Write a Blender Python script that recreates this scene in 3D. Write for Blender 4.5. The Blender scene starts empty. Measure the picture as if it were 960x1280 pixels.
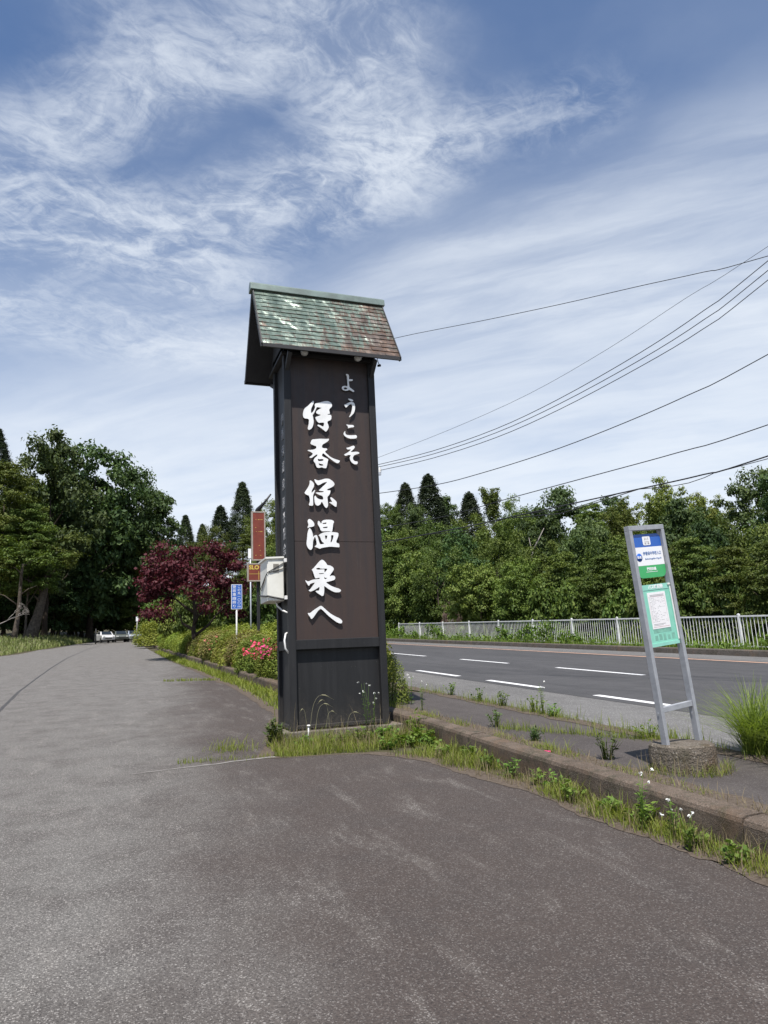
import bpy, bmesh, math, random
import numpy as np
from mathutils import Vector, Matrix
R_ = math.radians
scene = bpy.context.scene
COL = scene.collection

# ------------------------------------------------------------------ camera
CAM_R = Matrix(((0.94061, -0.02420, -0.33862), (-0.33645, -0.19919, -0.92035), (-0.04518, 0.97966, -0.19557)))
CAM_C = Vector((0.0, 0.0, 1.55))
GRADE = 0.0455
cam = bpy.data.cameras.new('camera'); cam_o = bpy.data.objects.new('camera', cam); COL.objects.link(cam_o)
cam.sensor_fit = 'VERTICAL'; cam.sensor_height = 36.0; cam.lens = 887.0 / 1280.0 * 36.0
cam.clip_start = 0.05; cam.clip_end = 3000
cam_o.matrix_world = Matrix.Translation(CAM_C) @ CAM_R.to_4x4()
scene.camera = cam_o

# ------------------------------------------------------------------ node helper
class NT:
    def __init__(s, tree): s.t = tree; s.n = tree.nodes; s.l = tree.links
    def new(s, typ, **k):
        n = s.n.new(typ)
        for a, b in k.items(): setattr(n, a, b)
        return n
    def put(s, sock, v):
        if v is None: return
        if hasattr(v, 'is_output'): s.l.new(v, sock)
        else: sock.default_value = v
    def math(s, op, a, b=None, c=None, clamp=False):
        n = s.new('ShaderNodeMath', operation=op, use_clamp=clamp)
        s.put(n.inputs[0], a); s.put(n.inputs[1], b)
        if c is not None: s.put(n.inputs[2], c)
        return n.outputs[0]
    def vmath(s, op, a, b=None, out=0):
        n = s.new('ShaderNodeVectorMath', operation=op); s.put(n.inputs[0], a); s.put(n.inputs[1], b)
        return n.outputs[out]
    def sep(s, v):
        n = s.new('ShaderNodeSeparateXYZ'); s.put(n.inputs[0], v); return n.outputs
    def comb(s, x, y, z=0.0):
        n = s.new('ShaderNodeCombineXYZ'); s.put(n.inputs[0], x); s.put(n.inputs[1], y); s.put(n.inputs[2], z); return n.outputs[0]
    def noise(s, vec, scale, detail=4, rough=0.55, dist=0.0, out='Fac'):
        n = s.new('ShaderNodeTexNoise'); s.put(n.inputs['Vector'], vec); n.inputs['Scale'].default_value = scale
        n.inputs['Detail'].default_value = detail; n.inputs['Roughness'].default_value = rough; n.inputs['Distortion'].default_value = dist
        return n.outputs[out]
    def voro(s, vec, scale, feature='F1', out='Distance', rand=1.0):
        n = s.new('ShaderNodeTexVoronoi', feature=feature); s.put(n.inputs['Vector'], vec); n.inputs['Scale'].default_value = scale
        n.inputs['Randomness'].default_value = rand
        return n.outputs[out]
    def ss(s, v, a, b, c=0.0, d=1.0, smooth=True):
        n = s.new('ShaderNodeMapRange', interpolation_type='SMOOTHSTEP' if smooth else 'LINEAR')
        s.put(n.inputs['Value'], v)
        for i, q in zip((1, 2, 3, 4), (a, b, c, d)): s.put(n.inputs[i], q)
        return n.outputs[0]
    def mix(s, f, a, b, typ='MIX'):
        n = s.new('ShaderNodeMix', data_type='RGBA', blend_type=typ)
        s.put(n.inputs[0], f)
        s.put(n.inputs[6], a if hasattr(a, 'is_output') else tuple(a[:3]) + (1,))
        s.put(n.inputs[7], b if hasattr(b, 'is_output') else tuple(b[:3]) + (1,))
        return n.outputs[2]
    def ramp(s, f, stops):
        n = s.new('ShaderNodeValToRGB'); s.put(n.inputs[0], f); e = n.color_ramp.elements
        while len(e) < len(stops): e.new(0.5)
        for q, (p, c) in zip(e, stops): q.position = p; q.color = tuple(c[:3]) + (1,)
        return n.outputs[0]
    def bump(s, h, strength=0.3, dist=0.01):
        n = s.new('ShaderNodeBump'); s.put(n.inputs['Height'], h); n.inputs['Strength'].default_value = strength
        n.inputs['Distance'].default_value = dist
        return n.outputs[0]

# ------------------------------------------------------------------ sky
SUN_EL, SUN_AZ = R_(65), R_(205)          # azimuth clockwise from +Y
SUN_DIR = Vector((math.sin(SUN_AZ) * math.cos(SUN_EL), math.cos(SUN_AZ) * math.cos(SUN_EL), math.sin(SUN_EL)))
world = bpy.data.worlds.new('World'); scene.world = world; world.use_nodes = True
W = NT(world.node_tree); W.n.clear()
sky = W.new('ShaderNodeTexSky', sky_type='NISHITA', sun_disc=False, sun_elevation=SUN_EL, sun_rotation=SUN_AZ,
            altitude=700, air_density=1.0, dust_density=1.2, ozone_density=1.6)
gen = W.new('ShaderNodeTexCoord').outputs['Generated']
dx, dy, dz = W.sep(gen)
kk = W.math('ADD', W.math('MAXIMUM', dz, 0.0), 0.1)
u = W.math('DIVIDE', dx, kk); v = W.math('DIVIDE', dy, kk)
uv = W.comb(u, v)
warp = W.vmath('SUBTRACT', W.noise(uv, 2.2, 6, 0.6, out='Color'), (0.5, 0.5, 0.5))
wn = W.new('ShaderNodeVectorMath', operation='SCALE'); W.put(wn.inputs[0], warp); wn.inputs[3].default_value = 0.30
uvw = W.vmath('ADD', uv, wn.outputs[0])
def seg(p, a, b, w0, w1):
    a = Vector((*a, 0)); b = Vector((*b, 0)); ab = b - a
    pa = W.vmath('SUBTRACT', p, tuple(a))
    t = W.math('DIVIDE', W.vmath('DOT_PRODUCT', pa, tuple(ab), out='Value'), ab.length_squared, clamp=True)
    sc = W.new('ShaderNodeVectorMath', operation='SCALE'); sc.inputs[0].default_value = tuple(ab); W.put(sc.inputs[3], t)
    flat = W.new('ShaderNodeVectorMath', operation='MULTIPLY'); W.put(flat.inputs[0], W.vmath('SUBTRACT', pa, sc.outputs[0])); flat.inputs[1].default_value = (1, 1, 0)
    d = W.vmath('LENGTH', flat.outputs[0], out='Value')
    return W.ss(d, w1, w0, 0, 1)
def rot(p, ang, sx, sy):
    """turn, then stretch"""
    n = W.new('ShaderNodeMapping', vector_type='POINT'); W.put(n.inputs['Vector'], p); n.inputs['Rotation'].default_value = (0, 0, ang)
    k = W.new('ShaderNodeMapping', vector_type='POINT'); W.put(k.inputs['Vector'], n.outputs[0]); k.inputs['Scale'].default_value = (sx, sy, 1)
    return k.outputs[0]
uvs = W.vmath('ADD', uv, W.vmath('MULTIPLY', warp, (0.10, 0.10, 0)))
streak = W.noise(rot(uvs, R_(20), 1.0, 1.45), 4.6, 12, 0.66, 0.9)
fine = W.noise(rot(uvs, R_(-20), 1.0, 1.5), 17, 10, 0.68, 1.1)
tex = W.math('ADD', W.math('MULTIPLY', streak, 0.66), W.math('MULTIPLY', fine, 0.34))
m1 = W.math('MAXIMUM', seg(uvw, (-0.30, 1.34), (0.08, 1.40), 0.0, 0.38), seg(uvw, (0.08, 1.36), (0.46, 1.05), 0.0, 0.26))
m2 = W.math('MULTIPLY', W.math('MAXIMUM', seg(uvw, (-0.20, 1.16), (0.02, 0.96), 0.0, 0.21), seg(uvw, (0.02, 0.95), (0.26, 0.84), 0.0, 0.22)), 0.85)
m3 = W.math('MULTIPLY', seg(uvw, (0.24, 0.80), (0.36, 0.98), 0.0, 0.23), 1.0)
m4 = W.math('MULTIPLY', seg(uvw, (-0.4, 1.66), (0.2, 1.75), 0.0, 0.36), 0.75)
mm = m1
for q in (m2, m3, m4): mm = W.math('MAXIMUM', mm, q)
strand = W.ss(tex, 0.37, 0.66)
mm = W.ss(mm, 0.08, 1.0)
dens = W.math('MULTIPLY', mm, W.math('ADD', 0.12, W.math('MULTIPLY', strand, 0.60)))
# a smooth fan of thin veil over the right side, its edge running down to the left
side = W.math('ADD', W.math('MULTIPLY', W.math('SUBTRACT', u, 0.45), 0.757), W.math('MULTIPLY', W.math('SUBTRACT', v, 1.20), 0.653))
side = W.math('ADD', side, W.math('MULTIPLY', W.math('SUBTRACT', W.noise(uv, 2.0, 5, 0.55), 0.5), 0.22))
fibre = W.noise(rot(uvs, R_(42), 0.8, 3.6), 1.9, 9, 0.60, 0.35)
fan = W.math('MULTIPLY', W.ss(side, -0.10, 0.26), W.math('ADD', 0.24, W.math('MULTIPLY', W.ss(fibre, 0.28, 0.76), 0.30)))
m6 = W.math('MULTIPLY', seg(uvw, (0.80, 1.34), (1.9, 1.08), 0.0, 0.50), W.math('ADD', 0.20, W.math('MULTIPLY', W.ss(fibre, 0.28, 0.76), 0.30)))
m8 = W.math('MULTIPLY', seg(uvw, (0.40, 1.02), (0.66, 0.86), 0.0, 0.16), W.math('MULTIPLY', strand, 0.40))
veil = W.ss(W.noise(uvw, 1.2, 5, 0.55), 0.30, 0.75, 0.0, 0.13)
for q in (fan, m6, m8): dens = W.math('SUBTRACT', 1.0, W.math('MULTIPLY', W.math('SUBTRACT', 1.0, dens), W.math('SUBTRACT', 1.0, q)))
lowband = W.ss(dz, 0.56, 0.14, 0.0, 0.95)
lowtex = W.math('MULTIPLY', lowband, W.ss(W.noise(rot(uvw, R_(40), 1.0, 2.2), 1.5, 5, 0.55), 0.25, 0.75, 0.62, 1.0))
inv = W.math('MULTIPLY', W.math('SUBTRACT', 1.0, dens), W.math('MULTIPLY', W.math('SUBTRACT', 1.0, veil), W.math('SUBTRACT', 1.0, lowtex)))
dens = W.math('MINIMUM', W.math('SUBTRACT', 1.0, inv), 0.92)
skyc = W.mix(dens, W.mix(1.0, sky.outputs[0], (0.76, 0.88, 1.0), 'MULTIPLY'), (6.0, 6.4, 6.9))
bg = W.new('ShaderNodeBackground'); W.l.new(skyc, bg.inputs[0]); bg.inputs[1].default_value = 0.108
W.l.new(bg.outputs[0], W.new('ShaderNodeOutputWorld').inputs[0])

# ------------------------------------------------------------------ sun, exposure
sun = bpy.data.lights.new('sun', 'SUN'); sun.energy = 5.0; sun.angle = R_(0.53); sun.color = (1.0, 0.955, 0.90)
sun_o = bpy.data.objects.new('sun', sun); COL.objects.link(sun_o)
sun_o.rotation_euler = (-SUN_DIR).to_track_quat('-Z', 'Y').to_euler(); sun_o.location = (0, 0, 60)
scene.view_settings.view_transform = 'Standard'; scene.view_settings.look = 'None'
scene.view_settings.gamma = 1.0; scene.view_settings.use_curve_mapping = False
scene.view_settings.exposure = 0.45
try:
    scene.cycles.max_bounces = 8; scene.cycles.transparent_max_bounces = 8; scene.cycles.use_denoising = True
except Exception: pass

# ------------------------------------------------------------------ geometry helpers
rng = np.random.default_rng(7)
random.seed(7)
def ray(px, py): return CAM_R @ Vector((px - 480.0, -(py - 640.0), -887.0))
def at_y(px, py, Y):
    d = ray(px, py); return CAM_C + d * (Y / d.y)
def at_dist(px, py, D):
    d = ray(px, py); return CAM_C + d * (D / math.hypot(d.x, d.y))
def gy(y): return GRADE * max(-60.0, min(280.0, y))

def tag(o, label=None, cat=None, group=None, kind=None):
    if label: o['label'] = label
    if cat: o['category'] = cat
    if group: o['group'] = group
    if kind: o['kind'] = kind
    return o
def empty(name, loc=(0, 0, 0), rz=0.0, **k):
    o = bpy.data.objects.new(name, None); COL.objects.link(o); o.location = loc; o.rotation_euler = (0, 0, rz)
    o.empty_display_size = 0.2
    return tag(o, **k)
def link(name, mesh, parent=None, **k):
    o = bpy.data.objects.new(name, mesh); COL.objects.link(o)
    if parent is not None: o.parent = parent
    return tag(o, **k)
def dup(root, loc, rz=0.0, scale=None):
    r = root.copy(); COL.objects.link(r); r.location = loc; r.rotation_euler = (0, 0, rz)
    if scale is not None: r.scale = scale
    for ch in list(root.children):
        c = ch.copy(); COL.objects.link(c); c.parent = r
        for g in ch.children:
            d = g.copy(); COL.objects.link(d); d.parent = c
    return r

class MB:
    def __init__(s): s.v = []; s.f = []; s.mi = []; s.sm = []
    def add(s, verts, faces, mi=0, smooth=False):
        n = len(s.v); s.v += [tuple(p) for p in verts]
        for f in faces: s.f.append([i + n for i in f]); s.mi.append(mi); s.sm.append(smooth)
        return s
    def box(s, x0, x1, y0, y1, z0, z1, mi=0):
        return s.add([(x0,y0,z0),(x1,y0,z0),(x1,y1,z0),(x0,y1,z0),(x0,y0,z1),(x1,y0,z1),(x1,y1,z1),(x0,y1,z1)],
                     [(3,2,1,0),(4,5,6,7),(0,1,5,4),(1,2,6,5),(2,3,7,6),(3,0,4,7)], mi)
    def bar(s, a, b, w, h, up=(0, 0, 1), mi=0):
        a = Vector(a); b = Vector(b); d = (b - a).normalized(); up = Vector(up)
        sd = d.cross(up)
        if sd.length < 1e-4: sd = d.cross(Vector((1, 0, 0)))
        sd.normalize(); n = sd.cross(d).normalized()
        P = []
        for e in (a, b):
            for i, j in ((-1,-1),(1,-1),(1,1),(-1,1)): P.append(e + sd * (i * w / 2) + n * (j * h / 2))
        return s.add(P, [(3,2,1,0),(4,5,6,7),(0,1,5,4),(1,2,6,5),(2,3,7,6),(3,0,4,7)], mi)
    def tube(s, path, radii, sides=8, mi=0, cap=True, smooth=True):
        path = [Vector(p) for p in path]; n = len(path)
        if not hasattr(radii, '__len__'): radii = [radii] * n
        P = []; ref = None
        for i, p in enumerate(path):
            d = (path[min(i + 1, n - 1)] - path[max(i - 1, 0)]).normalized()
            if ref is None: ref = Vector((0, 0, 1)) if abs(d.z) < 0.9 else Vector((1, 0, 0))
            e = (ref - d * ref.dot(d)).normalized(); ref = e; f = d.cross(e)
            for k in range(sides):
                a = 2 * math.pi * k / sides; P.append(p + (e * math.cos(a) + f * math.sin(a)) * radii[i])
        F = [(i*sides+k, i*sides+(k+1)%sides, (i+1)*sides+(k+1)%sides, (i+1)*sides+k) for i in range(n-1) for k in range(sides)]
        s.add(P, F, mi, smooth)
        if cap:
            b = len(s.v) - len(P)
            s.f.append([b + k for k in range(sides)][::-1]); s.mi.append(mi); s.sm.append(False)
            s.f.append([b + (n-1)*sides + k for k in range(sides)]); s.mi.append(mi); s.sm.append(False)
        return s
    def lathe(s, prof, c=(0, 0, 0), sides=24, mi=0, smooth=True):
        P = []; n = len(prof)
        for r, z in prof:
            for k in range(sides):
                a = 2*math.pi*k/sides; P.append((c[0]+r*math.cos(a), c[1]+r*math.sin(a), c[2]+z))
        F = [(i*sides+k, i*sides+(k+1)%sides, (i+1)*sides+(k+1)%sides, (i+1)*sides+k) for i in range(n-1) for k in range(sides)]
        return s.add(P, F, mi, smooth)
    def mesh(s, name, mats):
        m = bpy.data.meshes.new(name); m.from_pydata(s.v, [], s.f)
        for q in (mats if isinstance(mats, (list, tuple)) else [mats]): m.materials.append(q)
        m.polygons.foreach_set('material_index', s.mi); m.polygons.foreach_set('use_smooth', s.sm); m.update()
        return m
    def build(s, name, mats, parent=None, bevel=0.0, seg=2, **k):
        o = link(name, s.mesh(name, mats), parent, **k)
        if bevel:
            b = o.modifiers.new('bevel', 'BEVEL'); b.width = bevel; b.segments = seg; b.limit_method = 'ANGLE'; b.angle_limit = R_(40)
        return o

def np_mesh(name, V, Fq, mats, mi=None, smooth=False):
    m = bpy.data.meshes.new(name); V = np.asarray(V, np.float32); Fq = np.asarray(Fq, np.int32); k = Fq.shape[1]
    m.vertices.add(len(V)); m.vertices.foreach_set('co', V.ravel())
    m.loops.add(Fq.size); m.loops.foreach_set('vertex_index', Fq.ravel())
    m.polygons.add(len(Fq)); m.polygons.foreach_set('loop_start', np.arange(0, Fq.size, k, dtype=np.int32))
    for q in (mats if isinstance(mats, (list, tuple)) else [mats]): m.materials.append(q)
    if mi is not None: m.polygons.foreach_set('material_index', np.asarray(mi, np.int32))
    if smooth: m.polygons.foreach_set('use_smooth', np.ones(len(Fq), bool))
    m.update(calc_edges=True); return m
def unit(a): return a / np.maximum(np.linalg.norm(a, axis=-1, keepdims=True), 1e-9)

def text_mesh(body, size, mat, extrude=0.002, name='lettering', offset=0.0, align='CENTER', spacing=1.0):
    c = bpy.data.curves.new('text', 'FONT'); c.body = body; c.size = size; c.extrude = extrude; c.offset = offset
    c.align_x = align; c.align_y = 'CENTER'; c.resolution_u = 2; c.space_character = spacing
    o = bpy.data.objects.new('text', c); COL.objects.link(o)
    dg = bpy.context.evaluated_depsgraph_get(); dg.update()
    m = bpy.data.meshes.new_from_object(o.evaluated_get(dg)); m.name = name
    bpy.data.objects.remove(o); bpy.data.curves.remove(c)
    m.materials.clear(); m.materials.append(mat); return m
def glyph_mesh(polys, depth, mat, name='lettering'):
    c = bpy.data.curves.new('g', 'CURVE'); c.dimensions = '2D'; c.fill_mode = 'BOTH'; c.extrude = depth / 2
    for pts in polys:
        q = []
        for i, p in enumerate(pts):                       # corner cutting, one pass
            n = pts[(i + 1) % len(pts)]
            q += [(p[0]*.8 + n[0]*.2, p[1]*.8 + n[1]*.2), (p[0]*.2 + n[0]*.8, p[1]*.2 + n[1]*.8)]
        sp = c.splines.new('POLY'); sp.points.add(len(q) - 1); sp.use_cyclic_u = True
        for i, p in enumerate(q): sp.points[i].co = (p[0], p[1], 0, 1)
    o = bpy.data.objects.new('g', c); COL.objects.link(o)
    dg = bpy.context.evaluated_depsgraph_get(); dg.update()
    m = bpy.data.meshes.new_from_object(o.evaluated_get(dg)); m.name = name
    bpy.data.objects.remove(o); bpy.data.curves.remove(c)
    m.materials.clear(); m.materials.append(mat); return m

# ------------------------------------------------------------------ materials
def new_mat(name):
    m = bpy.data.materials.new(name); m.use_nodes = True; t = NT(m.node_tree); t.n.clear()
    out = t.new('ShaderNodeOutputMaterial'); b = t.new('ShaderNodeBsdfPrincipled'); t.l.new(b.outputs[0], out.inputs[0])
    co = t.new('ShaderNodeTexCoord').outputs['Object']
    return m, t, b, co, out
def simple(name, c1, c2=None, scale=6.0, rough=0.6, metal=0.0, bump=0.0, bscale=60.0, spec=0.5, detail=5):
    m, t, b, co, out = new_mat(name)
    c2 = c2 or tuple(q * 0.75 for q in c1)
    f = t.ss(t.noise(co, scale, detail, 0.6), 0.3, 0.7)
    t.l.new(t.mix(f, c1, c2), b.inputs['Base Color'])
    b.inputs['Roughness'].default_value = rough; b.inputs['Metallic'].default_value = metal
    b.inputs['Specular IOR Level'].default_value = spec
    if bump: t.l.new(t.bump(t.noise(co, bscale, 4, 0.6), bump, 0.01), b.inputs['Normal'])
    return m
def leaf_mat(name, cols, trans=0.25, nscale=0.5, gloss=0.012, tr_tint=(1.25, 1.3, 0.55)):
    m, t, b, co, out = new_mat(name); t.n.remove(b)
    rpi = t.new('ShaderNodeNewGeometry').outputs['Random Per Island']; oi = t.new('ShaderNodeObjectInfo').outputs['Random']
    f = t.math('ADD', t.math('MULTIPLY', rpi, 0.65), t.math('MULTIPLY', t.noise(co, nscale, 2), 0.6)); f = t.math('SUBTRACT', f, 0.12, clamp=True)
    n = len(cols); col = t.ramp(f, [(i / (n - 1), c) for i, c in enumerate(cols)])
    hsv = t.new('ShaderNodeHueSaturation'); t.l.new(col, hsv.inputs['Color'])
    t.l.new(t.ss(oi, 0, 1, 0.474, 0.516, False), hsv.inputs['Hue']); t.l.new(t.ss(t.math('FRACT', t.math('MULTIPLY', oi, 7.13)), 0, 1, 0.72, 1.38, False), hsv.inputs['Value'])
    col = hsv.outputs[0]
    d = t.new('ShaderNodeBsdfDiffuse'); t.l.new(col, d.inputs[0])
    tr = t.new('ShaderNodeBsdfTranslucent'); t.l.new(t.mix(1.0, col, tr_tint, 'MULTIPLY'), tr.inputs[0])
    g = t.new('ShaderNodeBsdfGlossy'); g.inputs['Roughness'].default_value = 0.6; g.inputs[0].default_value = (1, 1, 1, 1)
    a = t.new('ShaderNodeMixShader'); a.inputs[0].default_value = trans; t.l.new(d.outputs[0], a.inputs[1]); t.l.new(tr.outputs[0], a.inputs[2])
    e = t.new('ShaderNodeMixShader'); e.inputs[0].default_value = gloss; t.l.new(a.outputs[0], e.inputs[1]); t.l.new(g.outputs[0], e.inputs[2])
    t.l.new(e.outputs[0], out.inputs[0]); return m

def mat_lot():
    m, t, b, co, out = new_mat('lot_asphalt')
    X, Y, Z = t.sep(co); p2 = t.comb(X, Y)
    big = t.noise(p2, 0.55, 4, 0.6)
    right = t.ss(t.math('ADD', t.math('ADD', X, t.math('MULTIPLY', Y, -0.07)), t.math('MULTIPLY', big, 2.6)), 0.5, 2.3)
    c = t.mix(right, (0.146, 0.138, 0.127), (0.070, 0.056, 0.049))
    # worn patches and scuffs stretched along the way vehicles turn
    mp = t.new('ShaderNodeMapping'); t.put(mp.inputs['Vector'], p2); mp.inputs['Rotation'].default_value = (0, 0, R_(8)); mp.inputs['Scale'].default_value = (2.3, 0.62, 1)
    sc = t.ss(t.noise(mp.outputs[0], 1.5, 7, 0.70, 0.3), 0.50, 0.76)
    blot = t.ss(t.noise(p2, 1.9, 6, 0.66), 0.40, 0.70)
    c = t.mix(t.math('MULTIPLY', blot, 0.5), c, (0.058, 0.049, 0.045))
    wv = t.vmath('SUBTRACT', t.noise(p2, 70, 2, out='Color'), (0.5, 0.5, 0.5)); pw_ = t.vmath('ADD', p2, t.vmath('MULTIPLY', wv, (0.022, 0.022, 0)))
    dst = t.voro(pw_, 112); sv = t.sep(t.voro(pw_, 112, out='Color'))[0]
    d2 = t.voro(pw_, 60); s2 = t.sep(t.voro(pw_, 60, out='Color'))[0]
    face = t.ss(dst, 0.62, 0.30)
    pale = t.math('MULTIPLY', t.ss(sv, 0.42, 0.98), face)
    wear = t.math('ADD', t.math('MULTIPLY', sc, 0.62), t.math('SUBTRACT', 0.70, t.math('MULTIPLY', right, 0.42)))
    c = t.mix(t.math('MULTIPLY', pale, wear), c, (0.42, 0.395, 0.365))
    pale2 = t.math('MULTIPLY', t.ss(s2, 0.86, 1.0), t.ss(d2, 0.40, 0.16))
    c = t.mix(t.math('MULTIPLY', pale2, t.math('ADD', 0.22, t.math('MULTIPLY', sc, 0.5))), c, (0.46, 0.44, 0.41))
    c = t.mix(t.math('MULTIPLY', sc, 0.30), c, (0.25, 0.230, 0.205))
    dark = t.math('MULTIPLY', t.ss(sv, 0.34, 0.10), face)
    c = t.mix(t.math('MULTIPLY', dark, 0.55), c, (0.030, 0.027, 0.026))
    pit = t.ss(t.noise(p2, 85, 4, 0.75), 0.52, 0.34)
    c = t.mix(t.math('MULTIPLY', pit, 0.6), c, (0.026, 0.024, 0.023))
    rust = t.math('MULTIPLY', t.ss(t.noise(p2, 2.6, 3), 0.72, 0.78), 0.28)
    c = t.mix(rust, c, (0.15, 0.10, 0.06))
    t.l.new(c, b.inputs['Base Color']); b.inputs['Roughness'].default_value = 0.88; b.inputs['Specular IOR Level'].default_value = 0.22
    h = t.math('ADD', t.math('MULTIPLY', dst, -0.8), t.noise(p2, 60, 4, 0.7))
    t.l.new(t.bump(h, 0.9, 0.008), b.inputs['Normal']); return m
def mat_asphalt(name, c1, c2, pale, amt, scale=110):
    m, t, b, co, out = new_mat(name); X, Y, Z = t.sep(co); p2 = t.comb(X, Y)
    st = t.new('ShaderNodeMapping'); t.put(st.inputs['Vector'], p2); st.inputs['Scale'].default_value = (1.0, 0.12, 1)
    f = t.ss(t.math('ADD', t.math('MULTIPLY', t.noise(st.outputs[0], 1.6, 5, 0.6), 0.6), t.math('MULTIPLY', t.noise(p2, 2.5, 5, 0.62), 0.4)), 0.35, 0.65)
    c = t.mix(f, c1, c2)
    sv = t.sep(t.voro(p2, scale, out='Color'))[0]; dst = t.voro(p2, scale)
    c = t.mix(t.math('MULTIPLY', t.math('MULTIPLY', t.ss(sv, 0.4, 1.0), t.ss(dst, 0.55, 0.2)), amt), c, pale)
    t.l.new(c, b.inputs['Base Color']); b.inputs['Roughness'].default_value = 0.8; b.inputs['Specular IOR Level'].default_value = 0.3
    t.l.new(t.bump(t.math('ADD', dst, t.noise(p2, 70, 3, 0.7)), 0.4, 0.005), b.inputs['Normal']); return m
def mat_concrete(name, c1, c2, moss, mossamt, pale=(0.42, 0.39, 0.35), grain=150, bump=0.6):
    m, t, b, co, out = new_mat(name)
    c = t.mix(t.ss(t.noise(co, 3.0, 5, 0.65), 0.3, 0.7), c1, c2)
    c = t.mix(t.math('MULTIPLY', t.ss(t.noise(co, 7.0, 6, 0.7), 0.48, 0.66), mossamt), c, moss)
    sv = t.sep(t.voro(co, grain, out='Color'))[0]; dst = t.voro(co, grain)
    c = t.mix(t.math('MULTIPLY', t.math('MULTIPLY', t.ss(sv, 0.6, 1.0), t.ss(dst, 0.5, 0.2)), 0.5), c, pale)
    c = t.mix(t.math('MULTIPLY', t.ss(t.noise(co, 70, 4, 0.75), 0.54, 0.34), 0.65), c, (0.028, 0.024, 0.019))
    c = t.mix(t.math('MULTIPLY', t.ss(t.noise(co, 1.6, 4, 0.7), 0.52, 0.68), 0.35), c, (0.17, 0.105, 0.062))
    t.l.new(c, b.inputs['Base Color']); b.inputs['Roughness'].default_value = 0.9; b.inputs['Specular IOR Level'].default_value = 0.25
    t.l.new(t.bump(t.math('ADD', t.noise(co, 25, 5, 0.7), t.math('MULTIPLY', dst, 0.5)), bump, 0.012), b.inputs['Normal']); return m
def mat_roof():
    m, t, b, co, out = new_mat('copper_shingle'); X, Y, Z = t.sep(co)
    rpi = t.new('ShaderNodeNewGeometry').outputs['Random Per Island']
    g = t.mix(t.ss(t.noise(co, 9, 5, 0.65), 0.3, 0.7), (0.105, 0.148, 0.122), (0.175, 0.222, 0.182))
    g = t.mix(t.math('MULTIPLY', t.ss(rpi, 0.6, 0.95), 0.5), g, (0.22, 0.27, 0.22))
    st = t.new('ShaderNodeMapping'); t.put(st.inputs['Vector'], co); st.inputs['Scale'].default_value = (11.0, 1.0, 1.0)
    runs = t.noise(st.outputs[0], 2.0, 7, 0.72)
    spots = t.noise(co, 3.2, 6, 0.68)
    f = t.math('ADD', t.math('ADD', t.math('MULTIPLY', runs, 0.72), t.math('MULTIPLY', spots, 0.46)), t.math('MULTIPLY', rpi, 0.10))
    f = t.math('ADD', f, t.ss(X, -0.6, 1.05, -0.10, 0.075))
    f = t.math('ADD', f, t.ss(Z, 6.7, 5.45, -0.05, 0.07, False))
    fr = t.math('FRACT', t.math('DIVIDE', t.math('SUBTRACT', 6.725, Z), 1.28 / 14))
    edge = t.math('MULTIPLY', t.ss(fr, 0.62, 0.97), t.ss(t.noise(co, 7, 4, 0.6), 0.35, 0.6))
    f = t.math('ADD', f, t.math('MULTIPLY', edge, 0.17))
    rust = t.mix(t.ss(t.noise(co, 24, 5, 0.7), 0.35, 0.65), (0.125, 0.068, 0.042), (0.070, 0.048, 0.040))
    rust = t.mix(t.ss(t.noise(co, 5, 3), 0.42, 0.62), rust, (0.090, 0.066, 0.056))
    c = t.mix(t.ss(f, 0.595, 0.74, 0, 0.95), g, rust)
    t.l.new(c, b.inputs['Base Color']); b.inputs['Metallic'].default_value = 0.3
    t.l.new(t.ss(f, 0.50, 0.80, 0.35, 0.6), b.inputs['Roughness'])
    h = t.math('ADD', t.noise(co, 3.2, 2, 0.45), t.math('MULTIPLY', t.noise(co, 20, 3, 0.6), 0.05))
    t.l.new(t.bump(h, 1.0, 0.105), b.inputs['Normal']); return m
def mat_panel():
    m, t, b, co, out = new_mat('brown_painted_panel'); X, Y, Z = t.sep(co)
    st = t.new('ShaderNodeMapping'); t.put(st.inputs['Vector'], co); st.inputs['Scale'].default_value = (5.0, 1, 0.35)
    runs = t.noise(st.outputs[0], 2.0, 5, 0.6)
    c = t.mix(t.ss(runs, 0.35, 0.7), (0.050, 0.035, 0.030), (0.038, 0.031, 0.030))
    c = t.mix(t.ss(Z, 2.6, 0.2, 0.0, 0.5), c, (0.062, 0.038, 0.031))
    st2 = t.new('ShaderNodeMapping'); t.put(st2.inputs['Vector'], co); st2.inputs['Scale'].default_value = (22.0, 1, 0.9)
    drip = t.math('MULTIPLY', t.ss(t.noise(st2.outputs[0], 1.6, 6, 0.65), 0.60, 0.74), t.ss(t.noise(co, 1.1, 3), 0.40, 0.62))
    c = t.mix(t.math('MULTIPLY', drip, 0.30), c, (0.115, 0.098, 0.086))
    t.l.new(c, b.inputs['Base Color']); t.l.new(t.ss(t.noise(co, 12, 4), 0.3, 0.7, 0.45, 0.6), b.inputs['Roughness']); b.inputs['Specular IOR Level'].default_value = 0.3
    t.l.new(t.bump(t.noise(co, 3, 2), 0.05, 0.02), b.inputs['Normal']); return m
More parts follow.
